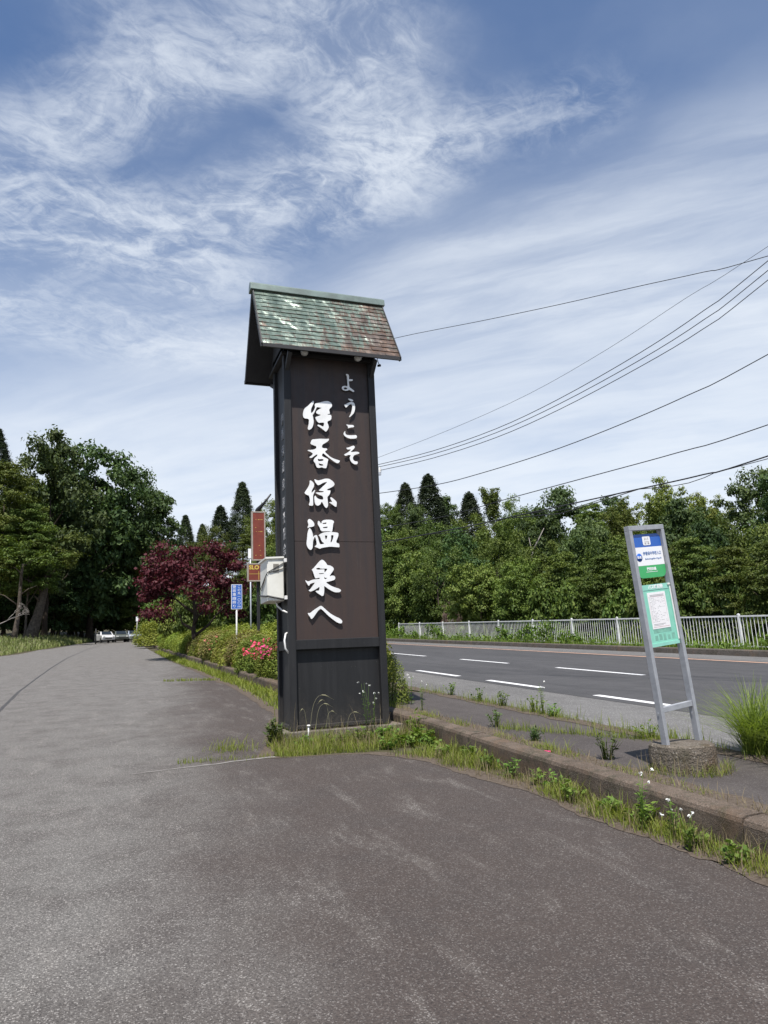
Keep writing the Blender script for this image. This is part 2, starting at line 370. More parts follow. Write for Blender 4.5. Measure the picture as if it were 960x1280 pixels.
def mat_black(name='black_painted_steel'):
    m, t, b, co, out = new_mat(name)
    st = t.new('ShaderNodeMapping'); t.put(st.inputs['Vector'], co); st.inputs['Scale'].default_value = (6.0, 6, 0.5)
    c = t.mix(t.ss(t.noise(st.outputs[0], 2.2, 6, 0.65), 0.35, 0.75), (0.016, 0.016, 0.017), (0.024, 0.024, 0.025))
    scr = t.ss(t.noise(co, 26, 5, 0.75), 0.70, 0.74)
    c = t.mix(t.math('MULTIPLY', scr, 0.35), c, (0.16, 0.155, 0.15))
    X, Y, Z = t.sep(co)
    dust = t.math('MULTIPLY', t.ss(t.math('ADD', Z, t.math('MULTIPLY', t.noise(co, 5, 5, 0.65), 0.7)), 0.85, 0.25), t.ss(t.noise(co, 22, 5, 0.7), 0.3, 0.7, 0.25, 1.0))
    c = t.mix(t.math('MULTIPLY', dust, 0.38), c, (0.105, 0.090, 0.072))
    spk = t.math('MULTIPLY', t.ss(t.voro(co, 34), 0.10, 0.05), t.ss(t.sep(t.voro(co, 34, out='Color'))[0], 0.86, 0.88))
    c = t.mix(t.math('MULTIPLY', spk, 0.6), c, (0.26, 0.25, 0.23))
    t.l.new(c, b.inputs['Base Color']); b.inputs['Roughness'].default_value = 0.55; b.inputs['Specular IOR Level'].default_value = 0.3
    t.l.new(t.bump(t.noise(co, 5, 3), 0.06, 0.02), b.inputs['Normal']); return m

M = {}
M['lot'] = mat_lot()
M['road'] = mat_asphalt('road_asphalt', (0.046, 0.045, 0.046), (0.066, 0.064, 0.065), (0.22, 0.21, 0.20), 0.35)
M['shoulder'] = mat_asphalt('shoulder_asphalt', (0.095, 0.091, 0.087), (0.130, 0.126, 0.120), (0.40, 0.39, 0.37), 0.7, 60)
M['walk'] = mat_asphalt('pavement_asphalt', (0.048, 0.040, 0.037), (0.070, 0.060, 0.055), (0.30, 0.28, 0.26), 0.35)
M['soil'] = simple('soil', (0.085, 0.066, 0.045), (0.05, 0.055, 0.028), 2.0, 0.95, bump=0.6, bscale=25, spec=0.1)
M['litter'] = simple('needle_litter', (0.120, 0.098, 0.078), (0.078, 0.060, 0.046), 30, 0.95, bump=0.8, bscale=80, spec=0.1)
M['kerb'] = mat_concrete('mossy_kerb_concrete', (0.150, 0.115, 0.088), (0.090, 0.067, 0.050), (0.050, 0.046, 0.028), 0.8)
M['slab'] = mat_concrete('plinth_concrete', (0.21, 0.185, 0.16), (0.15, 0.13, 0.115), (0.09, 0.08, 0.055), 0.4)
M['drum'] = mat_concrete('rough_block_concrete', (0.155, 0.132, 0.106), (0.092, 0.075, 0.057), (0.06, 0.055, 0.035), 0.7, bump=1.0, grain=60)
M['farkerb'] = mat_concrete('dark_kerb_concrete', (0.12, 0.105, 0.092), (0.085, 0.073, 0.062), (0.05, 0.05, 0.03), 0.5, grain=60)
M['white_line'] = simple('white_road_paint', (0.78, 0.78, 0.77), (0.52, 0.52, 0.51), 14, 0.7, bump=0.2, detail=9)
M['orange_line'] = simple('orange_road_paint', (0.66, 0.40, 0.27), (0.52, 0.33, 0.24), 5, 0.7)
M['black'] = mat_black()
M['panel'] = mat_panel()
M['roof'] = mat_roof()
M['ridge'] = simple('patina_ridge_metal', (0.20, 0.255, 0.225), (0.145, 0.175, 0.155), 5, 0.42, 0.3)
M['soffit'] = simple('dark_soffit', (0.020, 0.019, 0.020), (0.028, 0.027, 0.027), 5, 0.6)
M['letter'] = simple('white_letter_paint', (0.84, 0.84, 0.83), (0.72, 0.72, 0.70), 5, 0.5, detail=8)
M['box'] = simple('cream_box_paint', (0.74, 0.73, 0.66), (0.66, 0.645, 0.575), 4, 0.45)
M['strap'] = simple('dark_band', (0.05, 0.05, 0.05), None, 5, 0.5)
M['plate'] = simple('dull_nameplate', (0.30, 0.28, 0.24), (0.14, 0.13, 0.11), 22, 0.5)
M['pvc'] = simple('white_plastic', (0.78, 0.77, 0.74), (0.68, 0.66, 0.62), 8, 0.5)
M['galv'] = simple('galvanised_steel', (0.50, 0.52, 0.55), (0.42, 0.44, 0.47), 10, 0.42, 0.35)
M['alu'] = simple('brushed_aluminium', (0.36, 0.37, 0.39), (0.29, 0.30, 0.32), 14, 0.42, 0.12)
M['fence'] = simple('white_fence_paint', (0.78, 0.78, 0.77), (0.64, 0.64, 0.61), 6, 0.5)
M['blue'] = simple('blue_sign_film', (0.022, 0.105, 0.42), (0.026, 0.12, 0.46), 4, 0.35)
M['green'] = simple('green_sign_film', (0.045, 0.36, 0.115), (0.055, 0.40, 0.13), 4, 0.35)
M['white'] = simple('white_sign_film', (0.84, 0.84, 0.84), (0.80, 0.80, 0.80), 4, 0.35)
M['mint'] = simple('mint_timetable_board', (0.20, 0.53, 0.40), (0.26, 0.60, 0.47), 7, 0.35)
M['mint_d'] = simple('mint_frame_edge', (0.30, 0.64, 0.52), (0.24, 0.56, 0.45), 7, 0.4)
M['mint_s'] = simple('old_paste_mark', (0.16, 0.34, 0.27), (0.22, 0.50, 0.38), 16, 0.6)
M['paper'] = simple('timetable_paper', (0.82, 0.81, 0.80), (0.80, 0.77, 0.77), 6, 0.6)
M['ink'] = simple('grey_ink', (0.33, 0.33, 0.34), (0.42, 0.40, 0.40), 30, 0.7)
M['pink_ink'] = simple('pink_ink', (0.66, 0.45, 0.45), None, 30, 0.7)
M['ink_blue'] = simple('blue_ink', (0.06, 0.16, 0.42), None, 6, 0.5)
M['redsign'] = simple('faded_red_sign_face', (0.20, 0.040, 0.020), (0.15, 0.030, 0.016), 5, 0.4)
M['signframe'] = simple('pale_sign_frame', (0.36, 0.31, 0.26), (0.28, 0.24, 0.20), 8, 0.5)
M['yellow'] = simple('yellow_letter', (0.62, 0.47, 0.08), (0.5, 0.36, 0.07), 8, 0.5)
M['pole'] = simple('grey_concrete_pole', (0.33, 0.32, 0.30), (0.26, 0.25, 0.235), 3, 0.8)
M['wire'] = simple('black_cable', (0.018, 0.018, 0.020), None, 3, 0.5)
M['bark'] = simple('grey_bark', (0.115, 0.095, 0.075), (0.055, 0.045, 0.036), 4, 0.95, bump=0.8, bscale=14, spec=0.1)
M['darkbark'] = simple('dark_bark', (0.06, 0.047, 0.037), (0.033, 0.026, 0.021), 4, 0.95, bump=0.8, bscale=14, spec=0.1)
M['deadwood'] = simple('dead_pale_wood', (0.30, 0.27, 0.24), (0.20, 0.18, 0.16), 4, 0.9)
M['rubber'] = simple('tyre_rubber', (0.02, 0.02, 0.02), None, 5, 0.8)
M['glass'] = simple('car_glass', (0.02, 0.025, 0.03), None, 3, 0.08)
M['lampglass'] = simple('lamp_glass', (0.55, 0.55, 0.52), (0.45, 0.45, 0.43), 10, 0.25)
M['car_white'] = simple('white_car_paint', (0.58, 0.58, 0.58), None, 1, 0.25)  # white dimmed in the paint to stand in for tree shade on the car
M['car_dark'] = simple('dark_car_paint', (0.10, 0.11, 0.10), None, 1, 0.25)
M['car_silver'] = simple('silver_car_paint', (0.42, 0.46, 0.52), None, 1, 0.25, 0.4)

M['leaf'] = leaf_mat('broadleaf_foliage', [(0.035, 0.060, 0.015), (0.065, 0.103, 0.021), (0.100, 0.144, 0.028), (0.142, 0.179, 0.039)])
M['leaf_light'] = leaf_mat('light_foliage', [(0.051, 0.079, 0.018), (0.087, 0.124, 0.025), (0.130, 0.164, 0.036), (0.183, 0.203, 0.052)])
M['leaf_mid'] = leaf_mat('tiered_foliage', [(0.033, 0.054, 0.013), (0.059, 0.090, 0.018), (0.090, 0.120, 0.025), (0.125, 0.151, 0.035)])
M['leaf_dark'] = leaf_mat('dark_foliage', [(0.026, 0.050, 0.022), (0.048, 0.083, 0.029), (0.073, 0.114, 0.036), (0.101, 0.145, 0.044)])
M['leaf_con'] = leaf_mat('cedar_foliage', [(0.017, 0.029, 0.017), (0.029, 0.047, 0.023), (0.043, 0.063, 0.029), (0.066, 0.081, 0.037)], 0.10)
M['leaf_red'] = leaf_mat('red_maple_foliage', [(0.024, 0.005, 0.009), (0.047, 0.010, 0.015), (0.074, 0.018, 0.024), (0.101, 0.031, 0.038)], 0.22, tr_tint=(1.4, 0.7, 0.8))
M['leaf_dry'] = leaf_mat('dry_twig_foliage', [(0.11, 0.075, 0.062), (0.15, 0.105, 0.088), (0.19, 0.14, 0.115)], 0.1, tr_tint=(1, 1, 1))
M['azalea'] = leaf_mat('azalea_foliage', [(0.090, 0.123, 0.022), (0.140, 0.185, 0.031), (0.196, 0.235, 0.042), (0.252, 0.269, 0.061)], 0.22, 1.2)
M['azalea_rust'] = leaf_mat('azalea_foliage_rusty', [(0.080, 0.100, 0.026), (0.125, 0.140, 0.036), (0.175, 0.145, 0.052), (0.22, 0.130, 0.075)], 0.2, 1.5)
M['weed'] = leaf_mat('weed_foliage', [(0.045, 0.085, 0.016), (0.080, 0.140, 0.024), (0.120, 0.190, 0.034), (0.165, 0.225, 0.050)], 0.28, 3)
M['weed_dark'] = leaf_mat('mugwort_foliage', [(0.035, 0.062, 0.022), (0.060, 0.098, 0.034), (0.090, 0.130, 0.048), (0.120, 0.155, 0.066)], 0.22, 3)
M['grass'] = leaf_mat('grass_blades', [(0.092, 0.155, 0.022), (0.161, 0.236, 0.035), (0.236, 0.305, 0.054), (0.345, 0.333, 0.121)], 0.42, 3)
M['letter_shaded'] = simple('shaded_white_letter_paint', (0.36, 0.36, 0.37), (0.22, 0.22, 0.23), 8, 0.6)  # white letters greyed in the colour to imitate grazing light on the side face
M['grass_dry'] = leaf_mat('dry_grass_blades', [(0.20, 0.17, 0.085), (0.27, 0.225, 0.12), (0.33, 0.28, 0.16)], 0.25, 3, tr_tint=(1, 1, 0.8))
M['grass_verge'] = leaf_mat('verge_grass', [(0.108, 0.144, 0.039), (0.162, 0.198, 0.057), (0.222, 0.240, 0.086), (0.312, 0.300, 0.149)], 0.25, 0.6)
M['pink'] = leaf_mat('pink_azalea_petals', [(0.55, 0.045, 0.10), (0.70, 0.075, 0.15), (0.78, 0.13, 0.21)], 0.25, 3, tr_tint=(1, 1, 1))
M['orange_fl'] = leaf_mat('faded_orange_petals', [(0.34, 0.13, 0.08), (0.40, 0.18, 0.11)], 0.2, 3, tr_tint=(1, 1, 1))
M['petal'] = leaf_mat('white_petals', [(0.70, 0.70, 0.66), (0.80, 0.80, 0.76)], 0.2, 3, tr_tint=(1, 1, 1))
M['seed'] = leaf_mat('pale_seed_heads', [(0.26, 0.24, 0.15), (0.34, 0.31, 0.20)], 0.2, 3, tr_tint=(1, 1, 1))

GLYPHS = {
 '伊': [
  [(2.556,5.306),(2.569,5.294),(2.563,5.262),(2.543,5.221),(2.523,5.177),(2.518,5.134),(2.524,5.108),(2.540,5.119),(2.567,5.157),(2.587,5.205),(2.578,5.237),(2.589,5.264),(2.617,5.271),(2.667,5.288),(2.713,5.305),(2.778,5.318),(2.812,5.308),(2.838,5.289),(2.849,5.258),(2.843,5.231),(2.820,5.209),(2.799,5.182),(2.807,5.143),(2.812,5.121),(2.788,5.115),(2.765,5.104),(2.790,5.101),(2.823,5.103),(2.834,5.085),(2.830,5.039),(2.814,5.016),(2.774,5.000),(2.766,4.976),(2.779,4.944),(2.788,4.905),(2.764,4.858),(2.740,4.829),(2.706,4.857),(2.656,4.893),(2.608,4.919),(2.625,4.937),(2.657,4.925),(2.701,4.906),(2.715,4.940),(2.716,4.972),(2.681,4.972),(2.638,4.962),(2.610,4.984),(2.589,5.022),(2.583,5.047),(2.612,5.061),(2.667,5.084),(2.661,5.096),(2.629,5.097),(2.598,5.116),(2.601,5.140),(2.631,5.169),(2.690,5.203),(2.652,5.206),(2.616,5.211),(2.603,5.193),(2.583,5.145),(2.562,5.105),(2.541,5.080),(2.550,5.039),(2.558,4.974),(2.544,4.908),(2.521,4.865),(2.483,4.841),(2.464,4.854),(2.467,4.884),(2.481,4.930),(2.487,5.002),(2.468,5.017),(2.424,5.016),(2.399,5.038),(2.396,5.079),(2.404,5.125),(2.421,5.172),(2.473,5.215),(2.519,5.265)],
 ],
 '香': [
  [(2.523,4.699),(2.574,4.706),(2.651,4.718),(2.740,4.719),(2.785,4.727),(2.781,4.702),(2.752,4.675),(2.719,4.653),(2.686,4.632),(2.670,4.605),(2.675,4.580),(2.704,4.573),(2.746,4.574),(2.754,4.552),(2.728,4.538),(2.715,4.518),(2.740,4.494),(2.796,4.445),(2.859,4.417),(2.923,4.401),(2.946,4.393),(2.921,4.358),(2.895,4.352),(2.858,4.372),(2.807,4.408),(2.751,4.450),(2.708,4.483),(2.689,4.497),(2.672,4.481),(2.668,4.452),(2.700,4.434),(2.738,4.421),(2.765,4.405),(2.752,4.360),(2.741,4.309),(2.727,4.267),(2.682,4.270),(2.664,4.282),(2.625,4.268),(2.590,4.270),(2.573,4.301),(2.564,4.338),(2.542,4.360),(2.540,4.381),(2.551,4.403),(2.567,4.427),(2.595,4.448),(2.603,4.474),(2.580,4.469),(2.555,4.449),(2.510,4.414),(2.485,4.415),(2.476,4.427),(2.517,4.456),(2.533,4.483),(2.506,4.503),(2.453,4.523),(2.456,4.533),(2.500,4.536),(2.551,4.547),(2.589,4.569),(2.584,4.600),(2.540,4.611),(2.502,4.628),(2.500,4.643)],
  [(2.601,4.406),(2.642,4.403),(2.680,4.410),(2.695,4.390),(2.664,4.375),(2.609,4.371)],
  [(2.615,4.341),(2.640,4.332),(2.678,4.327),(2.690,4.309),(2.645,4.301),(2.619,4.313)],
 ],
 '保': [
  [(2.480,4.075),(2.502,4.066),(2.528,4.042),(2.539,4.014),(2.531,3.976),(2.507,3.938),(2.495,3.905),(2.498,3.888),(2.520,3.910),(2.544,3.935),(2.553,3.930),(2.538,3.897),(2.518,3.854),(2.517,3.803),(2.516,3.747),(2.517,3.710),(2.502,3.695),(2.473,3.697),(2.452,3.701),(2.456,3.722),(2.469,3.755),(2.468,3.801),(2.459,3.834),(2.450,3.849),(2.425,3.854),(2.403,3.869),(2.391,3.884),(2.408,3.911),(2.437,3.954),(2.462,3.997),(2.474,4.035),(2.472,4.063)],
  [(2.550,4.096),(2.576,4.081),(2.609,4.078),(2.652,4.091),(2.690,4.105),(2.728,4.111),(2.771,4.108),(2.808,4.086),(2.836,4.059),(2.848,4.031),(2.837,4.007),(2.800,3.982),(2.752,3.959),(2.723,3.941),(2.751,3.933),(2.780,3.938),(2.781,3.915),(2.771,3.881),(2.749,3.853),(2.731,3.833),(2.733,3.800),(2.738,3.754),(2.740,3.707),(2.725,3.679),(2.710,3.667),(2.692,3.682),(2.674,3.710),(2.659,3.742),(2.647,3.760),(2.634,3.749),(2.627,3.727),(2.608,3.708),(2.580,3.698),(2.552,3.711),(2.539,3.748),(2.536,3.804),(2.541,3.841),(2.553,3.851),(2.564,3.828),(2.587,3.805),(2.624,3.792),(2.662,3.792),(2.670,3.798),(2.668,3.831),(2.654,3.849),(2.622,3.858),(2.589,3.871),(2.554,3.890),(2.576,3.898),(2.627,3.898),(2.675,3.906),(2.680,3.921),(2.647,3.921),(2.602,3.927),(2.629,3.952),(2.668,3.991),(2.707,4.025),(2.738,4.062),(2.708,4.058),(2.669,4.043),(2.631,4.018),(2.597,4.004),(2.579,4.020),(2.556,4.052),(2.544,4.085)],
  [(2.786,3.835),(2.814,3.817),(2.851,3.785),(2.871,3.762),(2.870,3.725),(2.862,3.687),(2.839,3.696),(2.811,3.718),(2.783,3.736),(2.755,3.754),(2.774,3.760),(2.805,3.760),(2.794,3.784),(2.774,3.816)],
 ],
 '温': [
  [(2.458,3.501),(2.490,3.483),(2.517,3.452),(2.528,3.424),(2.520,3.397),(2.492,3.385),(2.451,3.379),(2.423,3.365),(2.428,3.386),(2.440,3.414),(2.429,3.450),(2.430,3.477),(2.442,3.496)],
  [(2.459,3.364),(2.477,3.341),(2.492,3.305),(2.500,3.268),(2.502,3.232),(2.517,3.255),(2.549,3.269),(2.563,3.256),(2.576,3.215),(2.588,3.169),(2.601,3.133),(2.634,3.133),(2.671,3.147),(2.644,3.161),(2.621,3.188),(2.609,3.233),(2.595,3.256),(2.581,3.260),(2.610,3.284),(2.657,3.305),(2.723,3.317),(2.789,3.314),(2.845,3.310),(2.882,3.301),(2.881,3.264),(2.863,3.218),(2.845,3.181),(2.849,3.154),(2.887,3.145),(2.893,3.103),(2.885,3.090),(2.828,3.094),(2.754,3.100),(2.679,3.090),(2.623,3.080),(2.596,3.065),(2.576,3.076),(2.517,3.098),(2.536,3.112),(2.555,3.128),(2.551,3.169),(2.539,3.223),(2.527,3.246),(2.516,3.219),(2.501,3.187),(2.495,3.132),(2.492,3.087),(2.476,3.055),(2.456,3.048),(2.429,3.068),(2.407,3.109),(2.404,3.149),(2.415,3.222),(2.421,3.286),(2.436,3.340),(2.450,3.368)],
  [(2.675,3.262),(2.714,3.262),(2.709,3.230),(2.693,3.193),(2.681,3.230)],
  [(2.768,3.267),(2.808,3.268),(2.800,3.217),(2.774,3.160),(2.756,3.164),(2.771,3.217)],
  [(2.587,3.476),(2.610,3.463),(2.622,3.435),(2.638,3.447),(2.636,3.468),(2.667,3.490),(2.728,3.496),(2.785,3.494),(2.813,3.481),(2.822,3.460),(2.807,3.439),(2.800,3.383),(2.789,3.323),(2.775,3.316),(2.742,3.327),(2.695,3.324),(2.639,3.321),(2.616,3.339),(2.603,3.380),(2.586,3.407),(2.574,3.430),(2.580,3.462)],
  [(2.644,3.443),(2.699,3.455),(2.711,3.444),(2.698,3.432),(2.651,3.429)],
  [(2.650,3.384),(2.725,3.395),(2.717,3.373),(2.654,3.368)],
 ],
 '泉': [
  [(2.625,2.911),(2.650,2.898),(2.681,2.866),(2.690,2.848),(2.703,2.830),(2.745,2.825),(2.782,2.803),(2.797,2.775),(2.784,2.748),(2.750,2.704),(2.726,2.668),(2.754,2.679),(2.787,2.681),(2.810,2.667),(2.814,2.640),(2.799,2.618),(2.757,2.605),(2.710,2.594),(2.673,2.585),(2.700,2.561),(2.754,2.529),(2.809,2.508),(2.864,2.492),(2.896,2.469),(2.877,2.445),(2.844,2.438),(2.798,2.441),(2.752,2.462),(2.707,2.489),(2.671,2.516),(2.644,2.534),(2.645,2.485),(2.641,2.432),(2.631,2.397),(2.612,2.388),(2.585,2.406),(2.549,2.429),(2.514,2.459),(2.532,2.467),(2.569,2.467),(2.577,2.495),(2.575,2.522),(2.542,2.500),(2.496,2.474),(2.445,2.454),(2.414,2.469),(2.442,2.488),(2.479,2.536),(2.515,2.583),(2.480,2.578),(2.439,2.563),(2.427,2.537),(2.414,2.540),(2.399,2.568),(2.377,2.599),(2.377,2.617),(2.404,2.599),(2.431,2.603),(2.468,2.621),(2.518,2.629),(2.578,2.633),(2.587,2.645),(2.574,2.651),(2.537,2.642),(2.519,2.642),(2.506,2.674),(2.493,2.718),(2.483,2.750),(2.469,2.765),(2.495,2.785),(2.533,2.826),(2.571,2.870),(2.599,2.897)],
  [(2.527,2.778),(2.569,2.796),(2.605,2.779),(2.702,2.782),(2.687,2.753),(2.659,2.725),(2.654,2.744),(2.658,2.771),(2.623,2.770),(2.559,2.765)],
  [(2.571,2.713),(2.640,2.716),(2.651,2.707),(2.575,2.701)],
  [(2.651,2.664),(2.664,2.648),(2.698,2.646),(2.674,2.633),(2.652,2.630)],
 ],
 'へ': [
  [(2.400,2.157),(2.420,2.155),(2.438,2.159),(2.489,2.197),(2.544,2.231),(2.581,2.252),(2.599,2.251),(2.626,2.229),(2.688,2.171),(2.733,2.135),(2.796,2.098),(2.850,2.075),(2.886,2.047),(2.897,2.025),(2.889,2.003),(2.861,1.997),(2.811,2.018),(2.749,2.064),(2.686,2.118),(2.629,2.177),(2.593,2.208),(2.580,2.210),(2.552,2.191),(2.514,2.144),(2.477,2.093),(2.451,2.071),(2.440,2.076),(2.428,2.103),(2.401,2.138)],
 ],
 'よ': [
  [(3.092,5.782),(3.123,5.778),(3.135,5.752),(3.129,5.697),(3.160,5.703),(3.193,5.701),(3.190,5.679),(3.159,5.670),(3.129,5.670),(3.130,5.616),(3.135,5.569),(3.174,5.542),(3.210,5.518),(3.206,5.501),(3.186,5.500),(3.133,5.529),(3.106,5.513),(3.066,5.505),(3.027,5.519),(3.009,5.545),(3.022,5.573),(3.056,5.585),(3.106,5.580),(3.105,5.641),(3.103,5.708),(3.101,5.749),(3.086,5.768)],
  [(3.038,5.543),(3.055,5.561),(3.088,5.561),(3.101,5.546),(3.083,5.528),(3.053,5.526)],
 ],
 'う': [
  [(3.099,5.382),(3.148,5.382),(3.187,5.365),(3.182,5.346),(3.140,5.348)],
  [(3.039,5.280),(3.058,5.285),(3.112,5.319),(3.159,5.339),(3.199,5.323),(3.214,5.273),(3.208,5.206),(3.186,5.151),(3.144,5.108),(3.110,5.082),(3.117,5.100),(3.143,5.148),(3.161,5.203),(3.170,5.270),(3.158,5.298),(3.131,5.296),(3.090,5.257),(3.067,5.233),(3.054,5.254)],
 ],
 'こ': [
  [(3.060,4.970),(3.099,4.962),(3.165,4.967),(3.186,4.949),(3.177,4.932),(3.124,4.924),(3.084,4.906),(3.091,4.930)],
  [(3.043,4.867),(3.039,4.830),(3.054,4.805),(3.100,4.799),(3.159,4.803),(3.206,4.811),(3.225,4.794),(3.217,4.759),(3.157,4.749),(3.098,4.749),(3.040,4.774),(3.012,4.809),(3.023,4.843)],
 ],
 'そ': [
  [(3.049,4.601),(3.086,4.607),(3.139,4.633),(3.166,4.641),(3.186,4.622),(3.171,4.595),(3.137,4.561),(3.110,4.536),(3.162,4.543),(3.215,4.549),(3.248,4.541),(3.251,4.521),(3.214,4.510),(3.167,4.491),(3.146,4.457),(3.147,4.425),(3.170,4.400),(3.216,4.396),(3.221,4.373),(3.205,4.350),(3.161,4.352),(3.123,4.379),(3.099,4.423),(3.100,4.461),(3.118,4.488),(3.082,4.493),(3.029,4.471),(3.010,4.492),(3.030,4.506),(3.083,4.538),(3.124,4.580),(3.098,4.578),(3.065,4.576)],
 ],
}
# ================================================================== THE SETTING
def interp(pts, y):
    ys = [p[0] for p in pts]; xs = [p[1] for p in pts]; return float(np.interp(y, ys, xs))
KERB = [(-30, 3.78), (9.0, 3.82), (10.8, 3.80), (13, 3.55), (17, 3.34), (22, 3.24), (32, 3.0), (50, 2.4), (75, 2.25), (100, 3.0), (130, 5.0)]
def xk(y): return interp(KERB, y)
EDGE = [(-30, 3.30), (3.4, 3.47), (5.2, 3.47), (6.0, 3.47), (6.76, 3.37), (7.6, 3.2), (8.1, 3.0), (8.45, 2.80), (8.62, 2.3), (8.70, 1.72), (8.86, 1.50), (9.1, 1.62), (9.7, 1.80), (10.4, 1.90),
        (11.4, 2.15), (12.8, 2.50), (17.4, 2.62), (21.9, 2.55), (29.2, 2.32), (40.7, 1.95), (68.8, 1.65), (100, 2.3), (130, 4.3)]
LEFT = [(-30, -11.0), (20, -9.6), (56, -8.2), (72, -7.3), (105, -5.0), (130, -2.5)]
RS = 0.20      # pavement and main road lie this much above the lot
from mathutils import noise as mnoise
def wob(y, s, k): return mnoise.noise(Vector((y * s, k * 7.3, 0.0)))

def terr(x, y):
    """height of the bare ground"""
    z = gy(y); k = xk(y)
    if x < k + 0.10:
        e = interp(LEFT, y) - x
        z -= 0.016
        if y > 112: z += 0.035 * (min(y, 280) - 112)
        if e > 0: z += 0.016 + 0.75 * min(1, e / 4.0) + 0.05 * max(0, min(e, 60) - 4)
    else:
        z += RS - 0.016
        if y > 11.5 and x < 5.2: z += 0.02
        d = x - 17.75
        if d > 0:
            z += 0.10 * min(1, d / 0.3)
            if d > 1.4: z -= 1.9 * min(1, (d - 1.4) / 5.0)
    return z
cols = [-400, -220, -120, -80, -60, -45, -34, -26, -20, -17, -15, -13.5, -12.5, -11.5, -10.5, -9.5, -8.5, -7.5, -6, -4.5, -3, -1.5, -0.5, 0.08, 0.12, 1.0, 1.6, 2.0, 5, 9, 12,
        14.0, 14.5, 15.2, 16, 17, 18, 19, 20, 22, 25, 30, 40, 60, 90, 140, 220, 400]
rows = [-120, -60, -30] + [i * 2.0 for i in range(-10, 75)] + [150, 170, 200, 260, 330, 420, 600]
V = []; F = []
for y in rows:
    k = xk(y)
    for c in cols:
        x = k + c; V.append((x, y, terr(x, y)))
nc = len(cols)
for j in range(len(rows) - 1):
    for i in range(nc - 1): F.append((j*nc+i, j*nc+i+1, (j+1)*nc+i+1, (j+1)*nc+i))
link('ground', np_mesh('ground', V, F, M['soil']), kind='structure')

def strip(name, xa, xb, dz, mat, ys, parent=None, nx=1, **k):
    V = []; F = []
    for y in ys:
        a = xa(y); b = xb(y)
        for i in range(nx + 1): V.append((a + (b - a) * i / nx, y, gy(y) + dz))
    for j in range(len(ys) - 1):
        for i in range(nx): F.append((j*(nx+1)+i, j*(nx+1)+i+1, (j+1)*(nx+1)+i+1, (j+1)*(nx+1)+i))
    return link(name, np_mesh(name, V, F, mat), parent, **k)
ys_f = list(np.arange(-30, 2, 4.0)) + list(np.arange(2, 30, 0.06)) + list(np.arange(30, 112, 1.0))
ys_c = list(np.arange(-30, 131, 4.0))
def lot_edge(y): return interp(EDGE, y) + 0.07 * wob(y, 1.1, 1) + 0.03 * wob(y, 5.0, 2)
lot = strip('parking_lot', lambda y: interp(LEFT, y), lot_edge, 0.0, M['lot'], ys_f, nx=4, kind='structure')
strip('leaf_litter', lambda y: lot_edge(y) - 0.035 + 0.04 * wob(y, 2.2, 5) + .05 * wob(y, 9, 6), lambda y: lot_edge(y) + 0.20, 0.004, M['litter'], [q for q in ys_f if 1.9 < q < 30], kind='structure')
# tar line across the left half of the lot and the joint by the planter
M['tar'] = simple('tar_joint', (0.035, 0.033, 0.032), (0.055, 0.052, 0.05), 8, 0.8)
M['joint'] = simple('worn_joint_mortar', (0.24, 0.225, 0.205), (0.15, 0.14, 0.125), 12, 0.9)
CR = [(12, -2.10), (16.7, -2.38), (22, -2.66), (28.7, -2.87), (36, -3.06), (47, -3.24), (70, -3.0), (100, -1.6)]
strip('tar_joint', lambda y: interp(CR, y) - 0.03 + 0.02*wob(y, 1.2, 8), lambda y: interp(CR, y) + 0.035 + 0.03*wob(y, 1.7, 9), 0.004, M['tar'], list(np.arange(5, 100, 0.5)), kind='structure')
V = []; F = []
for i, q in enumerate(np.linspace(0.1, 1.72, 34)):
    yy = 8.55 + .26 * (q / 1.7) + .05 * wob(q, 2.2, 31) + .02 * wob(q, 9, 32); hw = .012 + .022 * (q / 1.7) + .008 * wob(q, 6, 33)
    V += [(q, yy - hw, gy(yy - hw) + .0045), (q, yy + hw, gy(yy + hw) + .0045)]
    if i: F.append((2*i-2, 2*i, 2*i+1, 2*i-1))
link('paving_joint', np_mesh('paving_joint', V, F, M['joint']), kind='structure')
V = []; F = []
for i, q in enumerate(np.linspace(0.05, 2.5, 30)):
    yy = 22.75 - 0.75 * (q / 2.5) ** 2 + 0.05 * wob(q, 3, 3)
    V += [(q, yy - 0.05, gy(yy - 0.05) + 0.005), (q, yy + 0.06, gy(yy + 0.06) + 0.005)]
    if i: F.append((2*i-2, 2*i, 2*i+1, 2*i-1))
link('paving_joint', np_mesh('paving_joint', V, F, M['joint']), kind='structure')

# near kerb: blocks with rounded upper edges
mb = MB(); y = -8.0; pr = [(0, -0.06), (0.004, 0.178), (0.016, 0.208), (0.048, RS + .022), (0.185, RS + 0.026), (0.22, RS + 0.012), (0.22, -0.06)]
while y < 76:
    L = 0.6 if y < 34 else 2.4
    if y < 9.4: L = 1.98
    P = []
    a = y + 0.007; b = y + L - 0.007; n = 2
    jx = 0.006 * (random.random() - 0.5) * 2; jz = 0.005 * (random.random() - 0.5) * 2
    for t in range(n + 1):
        yy = a + (b - a) * t / n
        for px, pz in pr: P.append((xk(yy) + px + jx, yy, gy(yy) + pz + jz))
    m_ = len(pr); Fc = []
    for t in range(n):
        for i in range(m_ - 1): Fc.append((t*m_+i, t*m_+i+1, (t+1)*m_+i+1, (t+1)*m_+i))
    Fc.append(tuple(range(m_))[::-1]); Fc.append(tuple(n*m_ + i for i in range(m_)))
    mb.add(P, Fc); y += L
mb.build('kerb', M['kerb'], kind='structure')

